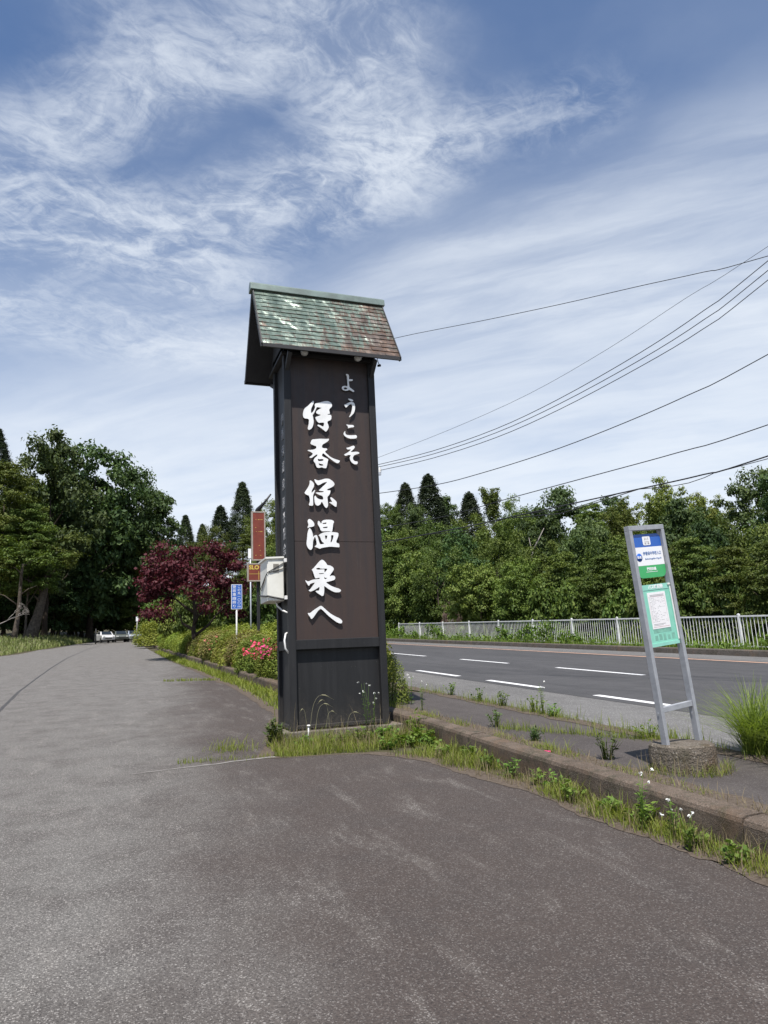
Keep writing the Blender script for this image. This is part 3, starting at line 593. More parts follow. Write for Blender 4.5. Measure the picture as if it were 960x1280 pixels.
walk_r = lambda y: 5.48 + 0.05 * wob(y, 0.9, 11) + 0.03 * wob(y, 4, 12)
walk_l = lambda y: xk(y) + 0.40 + 0.06 * wob(y, 1.3, 13) + 0.03 * wob(y, 5, 14)
strip('pavement', walk_l, walk_r, RS, M['walk'], list(np.arange(-10, 13.2, 0.1)), kind='structure')
strip('road_shoulder', lambda y: 5.60 + 0.05 * wob(y, 0.8, 15), lambda y: 7.34 + 0.01 * wob(y, 0.5, 16), RS, M['shoulder'], list(np.arange(-30, 131, 0.5)), kind='structure')
strip('pavement_dirt', lambda y: 5.40 + .06 * wob(y, 2, 21) + .04 * wob(y, 8, 22), lambda y: 5.66 + .05 * wob(y, 2.4, 23) + .03 * wob(y, 9, 24), RS + .005, M['litter'], list(np.arange(-4, 16, 0.07)), kind='structure')
strip('kerb_dirt', lambda y: xk(y) + .215, lambda y: walk_l(y) + .06 + .05 * wob(y, 7, 25), RS + .005, M['litter'], list(np.arange(-4, 13.2, 0.07)), kind='structure')
road = strip('road', lambda y: 7.30, lambda y: 16.0, RS + 0.004, M['road'], ys_c, nx=2, kind='structure')
strip('far_road_edge', lambda y: 15.98, lambda y: 17.62, RS + 0.008, M['shoulder'], ys_c, kind='structure')
def dash(x, y0, y1, w):
    V = [(x - w/2, y0, gy(y0) + RS + .008), (x + w/2, y0, gy(y0) + RS + .008), (x + w/2, y1, gy(y1) + RS + .008), (x - w/2, y1, gy(y1) + RS + .008)]
    link('lane_dash', np_mesh('lane_dash', V, [(0, 1, 2, 3)], M['white_line']), road)
for (a, b) in ((3.6, 5.55), (8.70, 10.61), (12.33, 14.5), (16.0, 18.6), (20.6, 23.2), (25.2, 27.8), (29.8, 32.4)): dash(7.62, a, b, 0.16)
for (a, b) in ((6.2, 10.0), (13.4, 16.86), (19.47, 22.74), (25.86, 29.85), (33, 37), (40.5, 44.5), (48, 52)): dash(10.95, a, b, 0.15)
V = []; F = []
for i, yy in enumerate(ys_c):
    V += [(15.62, yy, gy(yy) + RS + .012), (15.77, yy, gy(yy) + RS + .012)]
    if i: F.append((2*i-2, 2*i-1, 2*i+1, 2*i))
link('orange_centre_line', np_mesh('orange_centre_line', V, F, M['orange_line']), road)
for (a, b) in ((11.5, 15.4), (21, 25)): 
    V = [(16.7, a, gy(a) + RS + .013), (16.85, a, gy(a) + RS + .013), (16.85, b, gy(b) + RS + .013), (16.7, b, gy(b) + RS + .013)]
link('edge_dash', np_mesh('edge_dash', [(16.9, 11.0, gy(11)+RS+.013), (17.05, 11.0, gy(11)+RS+.013), (17.05, 14.6, gy(14.6)+RS+.013), (16.9, 14.6, gy(14.6)+RS+.013)], [(0, 1, 2, 3)], M['white_line']), road)
mb = MB()
for yy in np.arange(-20, 120, 2.0):
    P = []
    for t in (yy + 0.006, yy + 1.994):
        for px, pz in ((17.60, 0), (17.62, 0.17), (17.65, 0.20), (17.80, 0.20), (17.80, 0)): P.append((px, t, gy(t) + RS + pz))
    mb.add(P, [(0,1,6,5), (1,2,7,6), (2,3,8,7), (3,4,9,8), (4,3,2,1,0), (5,6,7,8,9)])
mb.build('far_kerb', M['farkerb'], kind='structure')

# ================================================================== FOLIAGE TOOLS
def leaves(P, N, size, asp=0.55, jitter=0.35, bend=0.0):
    """one four-cornered leaf per point, lying across its normal"""
    n = len(P); A = unit(np.cross(N, rng.normal(size=(n, 3)))); B = np.cross(N, A)
    s = size * (1 + jitter * rng.uniform(-1, 1, (n, 1)))
    V = np.stack([P - A * s * .5, P + B * s * asp * .5 - A * s * .05, P + A * s * .5 - N * s * bend, P - B * s * asp * .5 - A * s * .05], 1)
    return V.reshape(-1, 3), np.arange(4 * n).reshape(-1, 4)
def cluster_leaves(C, rad, per, size, flat=0.6, up=0.5, asp=0.6, shell=0.35):
    """C (k,3) centres, rad (k,) radii"""
    k = len(C); d = unit(rng.normal(size=(k, per, 3))); r = rng.uniform(shell * .5, 1, (k, per, 1)) ** 0.6 * np.exp(.20 * rng.normal(size=(k, per, 1)))
    off = d * r * rad[:, None, None]; off[..., 2] *= flat
    P = (C[:, None, :] + off).reshape(-1, 3)
    N = unit(d.reshape(-1, 3) * 0.55 + np.array([0, 0, up]) + rng.normal(size=(k * per, 3)) * 0.42)
    return leaves(P, N, size, asp)
def join(parts):
    Vs = []; Fs = []; n = 0
    for v, f in parts: Vs.append(v); Fs.append(f + n); n += len(v)
    return np.concatenate(Vs), np.concatenate(Fs)

def limb_paths(seed, top, n, spread, z0, z1, lean=(0, 0)):
    r = random.Random(seed); paths = []
    for i in range(n):
        a = r.uniform(0, 6.28) if n < 3 else i * 2.399 + r.uniform(-.4, .4)
        zs = z0 + (z1 - z0) * (i + .5) / n; L = spread * r.uniform(.6, 1.0) * (1.15 - .6 * i / n)
        b = Vector((lean[0] * zs, lean[1] * zs, zs)); d = Vector((math.cos(a), math.sin(a), 0))
        P = [b]
        for q in (0.33, 0.66, 1.0):
            P.append(b + d * L * q + Vector((r.uniform(-.2, .2), r.uniform(-.2, .2), L * (0.55 * q + 0.15 * q * q))))
        paths.append(P)
    return paths
def trunk_mesh(name, H, r0, seed, n=9, spread=3.2, z0=2.5, z1=8.0, lean=(0, 0), mat='bark', limbs_r=0.4):
    mb = MB(); r = random.Random(seed); P = []; rad = []
    for i in range(9):
        q = i / 8; P.append((lean[0] * H * q + r.uniform(-.06, .06) * (i > 0) , lean[1] * H * q + r.uniform(-.06, .06) * (i > 0), H * q - (0.3 if i == 0 else 0)))
        rad.append(r0 * (1.35 if i == 0 else 1.0) * (1 - 0.88 * q) + .01)
    mb.tube(P, rad, 9)
    for pth in limb_paths(seed, H, n, spread, z0, z1, lean):
        mb.tube(pth, [r0 * limbs_r * .9, r0 * limbs_r * .62, r0 * limbs_r * .36, .012], 6)
    return mb.mesh(name, M[mat])
def crown_round(seed, R=4.5, H=11.0, z0=1.6, n=110, per=210, size=0.26, flat=0.55, cr=(0.7, 1.5), up=0.6, mat='leaf', top_bias=1.0, lean=(0, 0), lobes=7, asp=0.6):
    g = np.random.default_rng(seed)
    zc = (H + z0) / 2; hz = (H - z0) / 2
    L = unit(g.normal(size=(lobes, 3)) + np.array([0, 0, .25])); amp = g.uniform(.12, .34, lobes)
    C = []
    while len(C) < n:
        d = unit(g.normal(size=3)); q = g.uniform(.28, 1.0) ** 0.45
        bulge = 0.80 + (np.maximum(0, L @ d - .55) * 2.0 * amp).sum() - 0.14 * g.random()
        p = d * q * bulge
        if p[2] < -0.97: continue
        wz = 1.0 if p[2] > 0 else (1 - 0.20 * p[2] ** 2)
        C.append((p[0] * R * wz, p[1] * R * wz, zc + p[2] * hz))
    C = np.array(C); C[:, 0] += lean[0] * C[:, 2]; C[:, 1] += lean[1] * C[:, 2]
    rad = g.uniform(cr[0], cr[1], n)
    return np_mesh('crown', *cluster_leaves(C, rad, per, size, flat, up, asp), M[mat])
def crown_layer(seed, R=5.0, H=10.0, z0=2.0, layers=11, mat='leaf_mid', size=0.24, per=130):
    """sprays lying in flat tiers"""
    g = np.random.default_rng(seed); C = []; rad = []
    for i in range(layers):
        q = i / (layers - 1); z = z0 + (H - z0) * q; rr = R * (1.0 - 0.15 * (1 - q)) * math.sqrt(max(0.05, 1 - (q * 0.96) ** 2.2))
        for k in range(int(7 + rr * 5)):
            a = g.uniform(0, 6.283); d = rr * math.sqrt(g.uniform(.05, 1)) * g.uniform(.8, 1.1)
            C.append((d * math.cos(a), d * math.sin(a), z - d * 0.05 + g.normal() * .22)); rad.append(g.uniform(.7, 1.25))
    return np_mesh('crown', *cluster_leaves(np.array(C), np.array(rad), per, size, 0.20, 1.25, 0.6), M[mat])
def crown_cone(seed, R=2.4, H=14.0, z0=1.0, n=720, per=56, size=0.22, mat='leaf_con', tip=0.2):
    g = np.random.default_rng(seed); C = []; rad = []
    for i in range(n):
        q = .965 * g.uniform(0, 1) ** 1.2; a = i * 2.399 + g.normal() * .35
        rr = R * ((1 - q) ** 0.80) * g.uniform(.72, 1.08) + 0.02
        C.append((rr * math.cos(a) * .86, rr * math.sin(a) * .86, z0 + (H - z0) * q - rr * .12)); rad.append(max(tip, (0.29 + 0.42 * (1 - q)) * g.uniform(.75, 1.25)))
    for z in np.linspace(H * .93, H * .99, 4): C.append((0, 0, z - .1)); rad.append(0.16 + 1.6 * (H - z) / H)
    return np_mesh('crown', *cluster_leaves(np.array(C), np.array(rad), per, size, 0.85, 0.55, 0.34), M[mat])
def crown_feather(seed, R=4.0, H=12.0, z0=2.5, mat='leaf_light', n=150, size=0.22, per=75):
    """loose upright crown: sprays along rising limbs, sky between them"""
    g = np.random.default_rng(seed); C = []; rad = []
    for i in range(n // 4):
        a = i * 2.399; zs = z0 + (H - z0) * g.uniform(.0, .62); sp = R * g.uniform(.15, 1.0); L = (H - zs) * g.uniform(.5, 1.0) * (1 - .35 * sp / R)
        for q in np.linspace(.25, 1.0, 9):
            C.append((math.cos(a) * sp * q ** .8 + g.normal() * .22, math.sin(a) * sp * q ** .8 + g.normal() * .22, zs + L * q ** 1.15 + g.normal() * .1)); rad.append(g.uniform(.6, 1.0) * (1.1 - .5 * q))
    return np_mesh('crown', *cluster_leaves(np.array(C), np.array(rad), per, size, 0.5, 0.7, 0.5), M[mat])

def bush_mesh(seed, R=0.8, H=1.2, n=5200, size=0.06, mat='azalea', lump=0.22, name='foliage', up=0.5, asp=0.5, zlow=0.0):
    g = np.random.default_rng(seed); d = unit(g.normal(size=(n, 3))); d[:, 2] = np.abs(d[:, 2]) * 1.0
    L = unit(g.normal(size=(14, 3)) + np.array([0, 0, .5])); a = g.uniform(.3, 1.0, 14)
    k = (np.maximum(0, d @ L.T - .72) * a).sum(1) * 1.6 * lump / .22 * .6
    r = (0.80 + np.minimum(k, .38) + g.normal(size=n) * .05) * g.uniform(.72, 1.0, n) ** 0.35
    P = d * r[:, None]; low = P[:, 2] < .35
    P[:, 0] *= R; P[:, 1] *= R; P[:, 2] = zlow + P[:, 2] * (H - zlow)
    N = unit(d * .7 + np.array([0, 0, up]) + g.normal(size=(n, 3)) * .45)
    return np_mesh(name, *leaves(P, N, size, asp), M[mat])
def stems_mesh(seed, R, H, n=14, r=0.012, mat='darkbark'):
    mb = MB(); g = random.Random(seed)
    for i in range(n):
        a = g.uniform(0, 6.28); q = g.uniform(.2, .8)
        mb.tube([(0.1*R*math.cos(a), .1*R*math.sin(a), -.05), (q*.5*R*math.cos(a), q*.5*R*math.sin(a), H*.4), (q*R*math.cos(a), q*R*math.sin(a), H*.78)], [r, r*.8, r*.4], 5)
    return mb.mesh('stems', M[mat])

def blades(P, h, w=0.005, lean=0.45, curl=0.5):
    """grass blades: three-segment tapering ribbons, P (n,3), h (n,)"""
    n = len(P); a = rng.uniform(0, 2*np.pi, n); D = np.stack([np.cos(a), np.sin(a), 0*a], 1); S = np.stack([-np.sin(a), np.cos(a), 0*a], 1)
    l = lean * rng.uniform(.2, 1.3, n); rows_ = []
    for q, ww in ((0, 1.0), (.4, .9), (.75, .6), (1, .06)):
        c = P + D * (h * l * (q ** 1.7))[:, None] + np.array([0, 0, 1.0]) * (h * (q - curl * l * .5 * q * q))[:, None]
        wv = w * ww * rng.uniform(.8, 1.2, n) if np.isscalar(w) else w * ww
        rows_.append(c - S * (wv / 2)[:, None]); rows_.append(c + S * (wv / 2)[:, None])
    V = np.stack(rows_, 1).reshape(-1, 3); b = np.arange(n)[:, None] * 8
    F = np.concatenate([b + np.array([[0, 1, 3, 2]]), b + np.array([[2, 3, 5, 4]]), b + np.array([[4, 5, 7, 6]])], 1).reshape(-1, 4)
    return V, F
# ================================================================== THE SIGN TOWER
TX, TY, TZ = 2.835, 10.21, 0.575                 # centre of its foot
tower = empty('welcome_sign_tower', (TX, TY, TZ), label='tall black roofed sign tower with big white brush lettering on a brown panel', cat='sign tower')
HW, HD, TOP = 0.715, 0.41, 5.62                   # half width, half depth, post height
pw = 0.105
for sx in (-1, 1):
    for sy in (-1, 1):
        x0 = sx * HW - (pw if sx > 0 else 0); y0 = sy * HD - (pw if sy > 0 else 0)
        MB().box(x0, x0 + pw, y0, y0 + pw, 0, TOP).build('post', M['black'], tower, bevel=0.008)
def rail(z0, z1):
    mb = MB()
    mb.box(-HW + pw - .002, HW - pw + .002, -HD + .006, -HD + .07, z0, z1); mb.box(-HW + pw - .002, HW - pw + .002, HD - .07, HD - .006, z0, z1)
    mb.box(-HW + .006, -HW + .07, -HD + pw - .002, HD - pw + .002, z0, z1); mb.box(HW - .07, HW - .006, -HD + pw - .002, HD - pw + .002, z0, z1)
    mb.build('rail', M['black'], tower, bevel=0.006)
rail(1.08, 1.215); rail(TOP - .16, TOP - .02); rail(0.02, 0.07)
fy = -HD + 0.045                                  # face of the brown panel
# two sheets, the joint between them shows as a fine line
z_joint = at_y(420, 677, TY + fy).z - TZ
MB().box(-HW + pw, HW - pw, fy, fy + .03, 1.215, z_joint - .003).build('front_panel', M['panel'], tower, label='lower sheet of the brown lettered panel')
MB().box(-HW + pw, HW - pw, fy, fy + .03, z_joint + .003, TOP - .16).build('front_panel', M['panel'], tower, label='upper sheet of the brown lettered panel')
MB().box(-HW + pw, HW - pw, fy + .012, fy + .04, z_joint - .02, z_joint + .02).build('joint_strip', M['panel'], tower)
MB().box(-HW + pw, HW - pw, -HD + .085, -HD + .105, 0.07, 1.08).build('lower_panel', M['black'], tower)
MB().box(-HW + pw, HW - pw, HD - .075, HD - .045, 0.07, TOP - .16).build('back_panel', M['black'], tower)
MB().box(-HW + .05, -HW + .075, -HD + pw, HD - pw, 0.07, TOP - .16).build('side_panel', M['black'], tower)
MB().box(HW - .075, HW - .05, -HD + pw, HD - pw, 0.07, TOP - .16).build('side_panel', M['black'], tower)
# raised white characters, standing off the panel on pins
so = 0.030
yg = fy - so
for ch, polys in GLYPHS.items():
    L = []
    for p in polys:
        q = []
        for (gx, gz) in p:
            k = (TY + yg) / 9.80                       # the outlines were measured on the plane y = 9.80
            q.append((gx * k - TX, (1.55 + (gz - 1.55) * k) - TZ))
        L.append(q)
    me = glyph_mesh(L, 0.014, M['letter'])
    o = link('raised_character', me, tower); o.rotation_euler = (R_(90), 0, 0); o.location = (0, yg, 0)
    cx = sum(p[0] for p in L[0]) / len(L[0]); cz = sum(p[1] for p in L[0]) / len(L[0])
# characters down the left face
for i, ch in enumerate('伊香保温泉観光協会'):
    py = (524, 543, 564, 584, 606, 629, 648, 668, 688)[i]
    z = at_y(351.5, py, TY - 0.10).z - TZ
    o = link('side_character', text_mesh(ch, 0.185, M['letter_shaded'], 0.004, 'side_character', 0.0), tower)
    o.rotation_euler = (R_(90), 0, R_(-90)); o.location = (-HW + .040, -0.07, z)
# roof
RX0, RX1, RY, RZ = 1.735 - TX, 3.90 - TX, 10.28 - TY, 7.30 - TZ     # ridge
EYF, EYB, EZ = 9.53 - TY, 11.03 - TY, 6.02 - TZ
rf = empty('roof'); rf.parent = tower; rf.location = (0, 0, 0)
def slope(sgn, ye):
    """shingled slope from the ridge down to the eave"""
    a = Vector((0, RY, RZ)); e = Vector((0, ye, EZ)); d = (e - a); L = d.length; d.normalize()
    n = Vector((0, sgn * abs(d.z), abs(d.y)))
    mb = MB(); rows_n = 14; g = random.Random(5 + sgn)
    for r in range(rows_n):
        t0 = L * r / rows_n - .012; t1 = L * (r + 1) / rows_n; x = RX0
        cut = g.uniform(.08, .24)
        while x < RX1 - .004:
            x2 = min(RX1, x + cut); cut = g.uniform(.20, .25)
            if RX1 - x2 < .05: x2 = RX1
            lift = 0.016 + g.uniform(-.002, .002); tl = g.uniform(-.0035, .0035); g0 = .0015
            P = [a + d*t0 + n*.004 + Vector((x+g0,0,0)), a + d*t0 + n*.004 + Vector((x2-g0,0,0)), a + d*t1 + n*(lift+tl) + Vector((x2-g0,0,0)), a + d*t1 + n*(lift-tl) + Vector((x+g0,0,0)),
                 a + d*t1 + n*.001 + Vector((x2-g0,0,0)), a + d*t1 + n*.001 + Vector((x+g0,0,0))]
            mb.add(P, [(0,3,2,1) if sgn > 0 else (0,1,2,3), (3,5,4,2) if sgn > 0 else (3,2,4,5)])
            x = x2
    mb.build('shingle_slope', M['roof'], rf)
    u = MB(); th = 0.055
    P = [a, e, e - n*th, a - n*th]
    u.add([p + Vector((RX0 + .004, 0, 0)) for p in P] + [p + Vector((RX1 - .004, 0, 0)) for p in P], [(0,1,2,3), (7,6,5,4), (0,4,5,1), (1,5,6,2), (2,6,7,3), (3,7,4,0)])
    u.build('soffit', M['soffit'], rf)
    f = MB(); f.bar(e + Vector((RX0 - .004, 0, -.022)), e + Vector((RX1 + .004, 0, -.022)), .03, .055); f.build('eave_trim', M['soffit'], rf)
slope(-1, EYF); slope(1, EYB)
for xx in (RX0 + .004, RX1 - .02):
    for ye in (EYF, EYB):
        MB().bar((xx + .008, RY, RZ - .03), (xx + .008, ye, EZ - .03), .016, .085).build('barge_board', M['soffit'], rf)
mb = MB(); x0, x1 = RX0 - .03, RX1 + .03
P = [(-.10, -.075), (-.085, .03), (-.02, .075), (.02, .075), (.085, .03), (.10, -.075)]
mb.add([(x, RY + p[0], RZ + p[1]) for x in (x0, x1) for p in P], [tuple(range(6))[::-1], tuple(range(6, 12))] + [(i, i+1, i+7, i+6) for i in range(5)] + [(5, 0, 6, 11)])
mb.build('ridge_cap', M['ridge'], rf, bevel=.006)
MB().box(RX0 + .35, RX1 - .35, EYF + .24, EYB - .24, EZ - .02, EZ + .02).build('ceiling_board', M['soffit'], rf)
# gable infill between the slopes over the tower
for xx in (-HW, HW - .02):
    mb = MB()
    a0 = .5
    mb.add([(xx, EYF+.26, EZ), (xx, EYB-.26, EZ), (xx, RY, RZ-.45), (xx+.02, EYF+.26, EZ), (xx+.02, EYB-.26, EZ), (xx+.02, RY, RZ-.45)], [(0,2,1), (3,4,5), (0,1,4,3), (1,2,5,4), (2,0,3,5)])
    mb.build('gable_board', M['soffit'], tower)
# brackets from the post tops to the roof
mb = MB()
for sx in (-1, 1):
    xx = sx * (HW - pw / 2)
    for ye, yp in ((EYF + .06, -HD + .02), (EYB - .06, HD - .02)): mb.bar((xx, yp, TOP - .42), (xx, ye, EZ - .055), .06, .06)
mb.box(-HW, HW, -HD, HD, TOP - .02, EZ + .02)
mb.build('roof_bracket', M['soffit'], tower)
# two lamps under the front eave
for px, py, rr in ((380, 441, R_(10)), (450, 450, R_(55))):
    p = at_y(px, py, TY + EYF + .15) - Vector((TX, TY, TZ))
    h = MB(); h.lathe([(0, -.105), (.030, -.103), (.052, -.085), (.058, -.055), (.052, -.03), (.030, -.01), (.022, .02), (.022, .05), (0, .05)], sides=20)
    o = h.build('eave_lamp', M['lampglass'], tower); o.location = p + Vector((0, 0, .05)); o.rotation_euler = (R_(-25), rr * (1 if px > 400 else 0), 0)
    s = MB(); s.tube([(0, 0, .04), (0, 0, .16)], .018, 8); s.build('lamp_stem', M['soffit'], o)
p = at_y(472, 455, TY - .2) - Vector((TX, TY, TZ))
mb = MB(); mb.tube([(p.x, p.y, p.z + .10), (p.x + .01, p.y, p.z + .03), (p.x + .035, p.y, p.z - .02)], .006, 5); mb.bar((p.x + .0, p.y, p.z - .03), (p.x + .05, p.y, p.z - .02), .03, .03)
mb.build('hook', M['wire'], tower)
# electrical box strapped to the left side
bx0, bx1, by0, by1, bz0, bz1 = 1.862 - TX, 2.10 - TX, 9.95 - TY, 10.50 - TY, 2.345 - TZ, 2.945 - TZ
eb = MB().box(bx0, bx1, by0, by1, bz0, bz1).build('electrical_box', M['box'], tower, bevel=.006)
MB().add([(bx0-.025, by0-.03, bz1-.005), (bx1+.0, by0-.03, bz1+.004), (bx1, by1+.02, bz1+.004), (bx0-.025, by1+.02, bz1-.005), (bx0-.025, by0-.03, bz1+.018), (bx1, by0-.03, bz1+.03), (bx1, by1+.02, bz1+.03), (bx0-.025, by1+.02, bz1+.018)],
         [(3,2,1,0), (4,5,6,7), (0,1,5,4), (1,2,6,5), (2,3,7,6), (3,0,4,7)]).build('lid', M['box'], eb)
MB().box(bx0+.012, bx1-.008, by0-.012, by0-.001, bz0+.012, bz1-.035).build('door', M['box'], eb, bevel=.004)
MB().box(bx0+.085, bx0+.165, by0-.018, by0-.0125, bz1-.20, bz1-.075).build('nameplate', M['plate'], eb, bevel=.002)
mb = MB()
zt, zb = bz1 - .04, bz0 + .06
yf = by0 - .022
mb.tube([(bx1+.10, yf-.0, bz1-.035), (bx1-.02, yf, bz1-.07), (bx0+.0, yf, bz1-.20), (bx0-.012, by0+.05, bz1-.24), (bx0-.012, by0+.40, bz1-.42)], .006, 6)
mb.tube([(bx1+.05, yf, bz1-.13), (bx0+.03, yf, bz1-.195), (bx0-.012, by0+.04, bz1-.235), (bx0-.012, by1-.05, bz1-.40)], .006, 6)
mb.tube([(bx1+.08, yf, zb-.04), (bx1-.03, yf, zb-.035), (bx0, yf, zb+.01), (bx0-.014, by0+.05, zb+.01), (bx0-.014, by1-.04, zb+.06)], .012, 6)
mb.build('strap', M['strap'], eb)
for zz in (bz1 - .04, bz0 + .035):
    mb = MB()
    mb.box(-HW-.04, -HW-.001, -HD+.015, -HD+.06, zz-.026, zz+.026)
    mb.build('strap_bracket', M['pvc'], eb, bevel=.003)
# flexible white conduits below the box
mb = MB()
zz = bz0
mb.tube([(bx1-.10, by0+.12, zz+.01), (bx1-.08, by0+.11, zz-.06), (bx1-.02, by0+.06, zz-.13), (-HW+.015, -HD+.035, zz-.18), (-HW+.02, -HD+.10, zz-.24)], .013, 8)
mb.build('conduit', M['pvc'], tower)
zc = at_y(358, 805, TY - HD).z - TZ
mb = MB(); mb.tube([(-HW+.02, -HD+.12, zc+.16), (-HW-.03, -HD+.05, zc+.14), (-HW-.055, -HD+.02, zc+.05), (-HW-.045, -HD+.02, zc-.06), (-HW+.0, -HD+.03, zc-.12), (-HW+.03, -HD+.12, zc-.14)], .013, 8)
mb.build('conduit', M['pvc'], tower)

# plinth under the tower and the white stake before it
pl = MB().box(-.86, .89, -.50, .55, -.22, 0).build('plinth', M['slab'], bevel=.012, label='low weathered concrete plinth under the black sign tower', cat='plinth'); pl.location = (TX, TY, TZ - .001)
sp = at_y(385, 925, 9.58); st = empty('marker_stake', (sp.x, 9.58, gy(9.58) - .05), label='short white stake with a round cap in the weeds before the plinth', cat='stake')
MB().tube([(0, 0, 0), (.006, 0, .17), (.012, 0, .265)], [.011, .011, .011], 8).build('shaft', M['pvc'], st)
MB().lathe([(0, -.008), (.020, -.006), (.026, .004), (.020, .014), (0, .016)], (.013, 0, .268), 12).build('cap', M['pvc'], st)

# ================================================================== BUS STOP SIGN
BZ = gy(5.32) + RS
bus = empty('bus_stop_sign', (4.665, 5.32, BZ), rz=R_(0), label='leaning bus stop sign with a timetable board on a round concrete block', cat='bus stop sign')
mb = MB(); prof = [(0, -.04), (.272, -.04), (.280, .06), (.278, .15), (.270, .20), (.250, .218), (0, .222)]
P = []; n = 40; g = random.Random(3)
for r, z in prof:
    for k in range(n):
        a = 2*math.pi*k/n; rr = r * (1 + .022 * math.sin(5*a+1) + .02 * (mnoise.noise(Vector((math.cos(a)*3, math.sin(a)*3, z*9)))))
        P.append((rr*math.cos(a), rr*math.sin(a), z + (.006 * mnoise.noise(Vector((math.cos(a)*4*r, math.sin(a)*4*r, 3))) if r else 0)))
mb.add(P, [(i*n+k, i*n+(k+1)%n, (i+1)*n+(k+1)%n, (i+1)*n+k) for i in range(len(prof)-1) for k in range(n)], 0, False)
mb.build('concrete_base', M['drum'], bus)
# frame: local axes  u along the face, w up along the leaning posts, n out of the face
U = Vector((math.cos(R_(8)), math.sin(R_(8)), 0)); Nn = Vector((math.sin(R_(8)), -math.cos(R_(8)), 0))
lean = R_(4.9); Wv = (Vector((0, 0, 1)) * math.cos(lean) - U * math.sin(lean)).normalized(); U2 = (U * math.cos(lean) + Vector((0, 0, 1)) * math.sin(lean)).normalized()
FR = Matrix(((U2.x, Wv.x, Nn.x, 0), (U2.y, Wv.y, Nn.y, 0), (U2.z, Wv.z, Nn.z, 0), (0, 0, 0, 1)))
frame_m = Matrix.Translation((0.0, -0.02, .20)) @ FR           # columns: right, up, out
def fb(name, mat, boxes, bevel=.003, parent=None, **k):
    mb = MB()
    for b in boxes: mb.box(*b)
    o = mb.build(name, mat, parent or bus, bevel=bevel, **k)
    if parent is None: o.matrix_local = frame_m
    return o
HB, PH = 0.210, 1.925; S = .0195
TOPW = PH
fb('post', M['alu'], [(-HB-S, -HB+S, 0, PH, -.03, .03)]); fb('post', M['alu'], [(HB-S, HB+S, 0, PH, -.03, .03)])
fb('top_bar', M['alu'], [(-HB-S, HB+S, PH+.0005, PH+.045, -.03, .03)]); fb('rung', M['alu'], [(-HB+S, HB-S, 0.305, .352, -.02, .02)])
fb('bolt', M['galv'], [(-HB-.028, -HB-.0245, .30, .315, -.008, .008)], 0); fb('bolt', M['galv'], [(HB-.028, HB-.0245, .24, .255, -.008, .008)], 0)
iw = HB - S - .006
def rounded(w0, w1, z0, z1, r_tl=0, r_tr=0, r_bl=0, r_br=0, d0=-.006, d1=.004):
    pts = []
    def arc(cx, cy, r, a0):
        if r == 0: pts.append((cx, cy)); return
        for i in range(7): a = R_(a0 + 15 * i); pts.append((cx + r*math.cos(a), cy + r*math.sin(a)))
    arc(w1 - r_br, z0 + r_br, r_br, 270) if r_br else pts.append((w1, z0))
    arc(w1 - r_tr, z1 - r_tr, r_tr, 0) if r_tr else pts.append((w1, z1))
    arc(w0 + r_tl, z1 - r_tl, r_tl, 90) if r_tl else pts.append((w0, z1))
    arc(w0 + r_bl, z0 + r_bl, r_bl, 180) if r_bl else pts.append((w0, z0))
    n = len(pts); mb = MB()
    mb.add([(x, y, d1) for x, y in pts] + [(x, y, d0) for x, y in pts], [tuple(range(n)), tuple(range(n, 2*n))[::-1]] + [(i, i+n, (i+1) % n + n, (i+1) % n) for i in range(n)])
    return mb
def fpart(name, mb, mat, parent=None):
    o = mb.build(name, mat, parent or bus)
    if parent is None: o.matrix_local = frame_m
    return o
b_top, b_blue, b_white, b_bot = PH - .035, PH - .155, PH - .325, PH - .438
board = fpart('stop_board', rounded(-iw, iw, b_blue + .0005, b_top, r_tl=.05, r_tr=.05), M['blue'])
fpart('name_band', rounded(-iw, iw, b_white + .0005, b_blue, d0=-.006, d1=.0045), M['white'], board)
fpart('operator_band', rounded(-iw, iw, b_bot, b_white, r_bl=.06, r_br=.06), M['green'], board)
fpart('icon_square', rounded(-.055, .045, b_blue + .016, b_top - .020, .014, .014, .014, .014, .0045, .006), M['white'], board)
def ftext(body, size, x, y, z, mat, parent, name='lettering', off=0.0, sx=1.0, align='CENTER'):
    o = link(name, text_mesh(body, size, mat, .0006, name, off, align), parent); o.location = (x, y, z); o.scale = (sx, 1, 1); return o
mb = MB(); mb.box(-.034, -.012, b_blue+.026, b_blue+.040, .0062, .0072); mb.box(.004, .026, b_blue+.026, b_blue+.040, .0062, .0072); mb.box(-.036, .028, b_blue+.047, b_blue+.051, .0062, .0072)
mb.build('icon_mark', M['ink'], board)
ftext('BUS', .034, -.005, b_blue + .074, .0064, M['ink'], board)
cc = MB(); cc.lathe([(0, .0006), (.0375, .0006), (.0375, -.0008)], sides=28); o = cc.build('round_badge', M['blue'], board); o.location = (-iw + .052, b_white + .078, .0058)
ftext('BUS', .030, -iw + .052, b_white + .078, .0070, M['white'], board, off=.0012)
ftext('伊香保中学校入口', .036, .042, b_white + .108, .0052, M['ink_blue'], board, off=.0003, sx=.83)
ftext('Ikahochugakko Iriguchi', .023, .046, b_white + .060, .0052, M['ink_blue'], board, sx=1.02)
ftext('関越交通', .030, .0, b_white - .035, .0046, M['white'], board, off=.001)
MB().box(-.075, .075, b_white - .062, b_white - .058, .0045, .0052).build('lettering', M['white'], board)
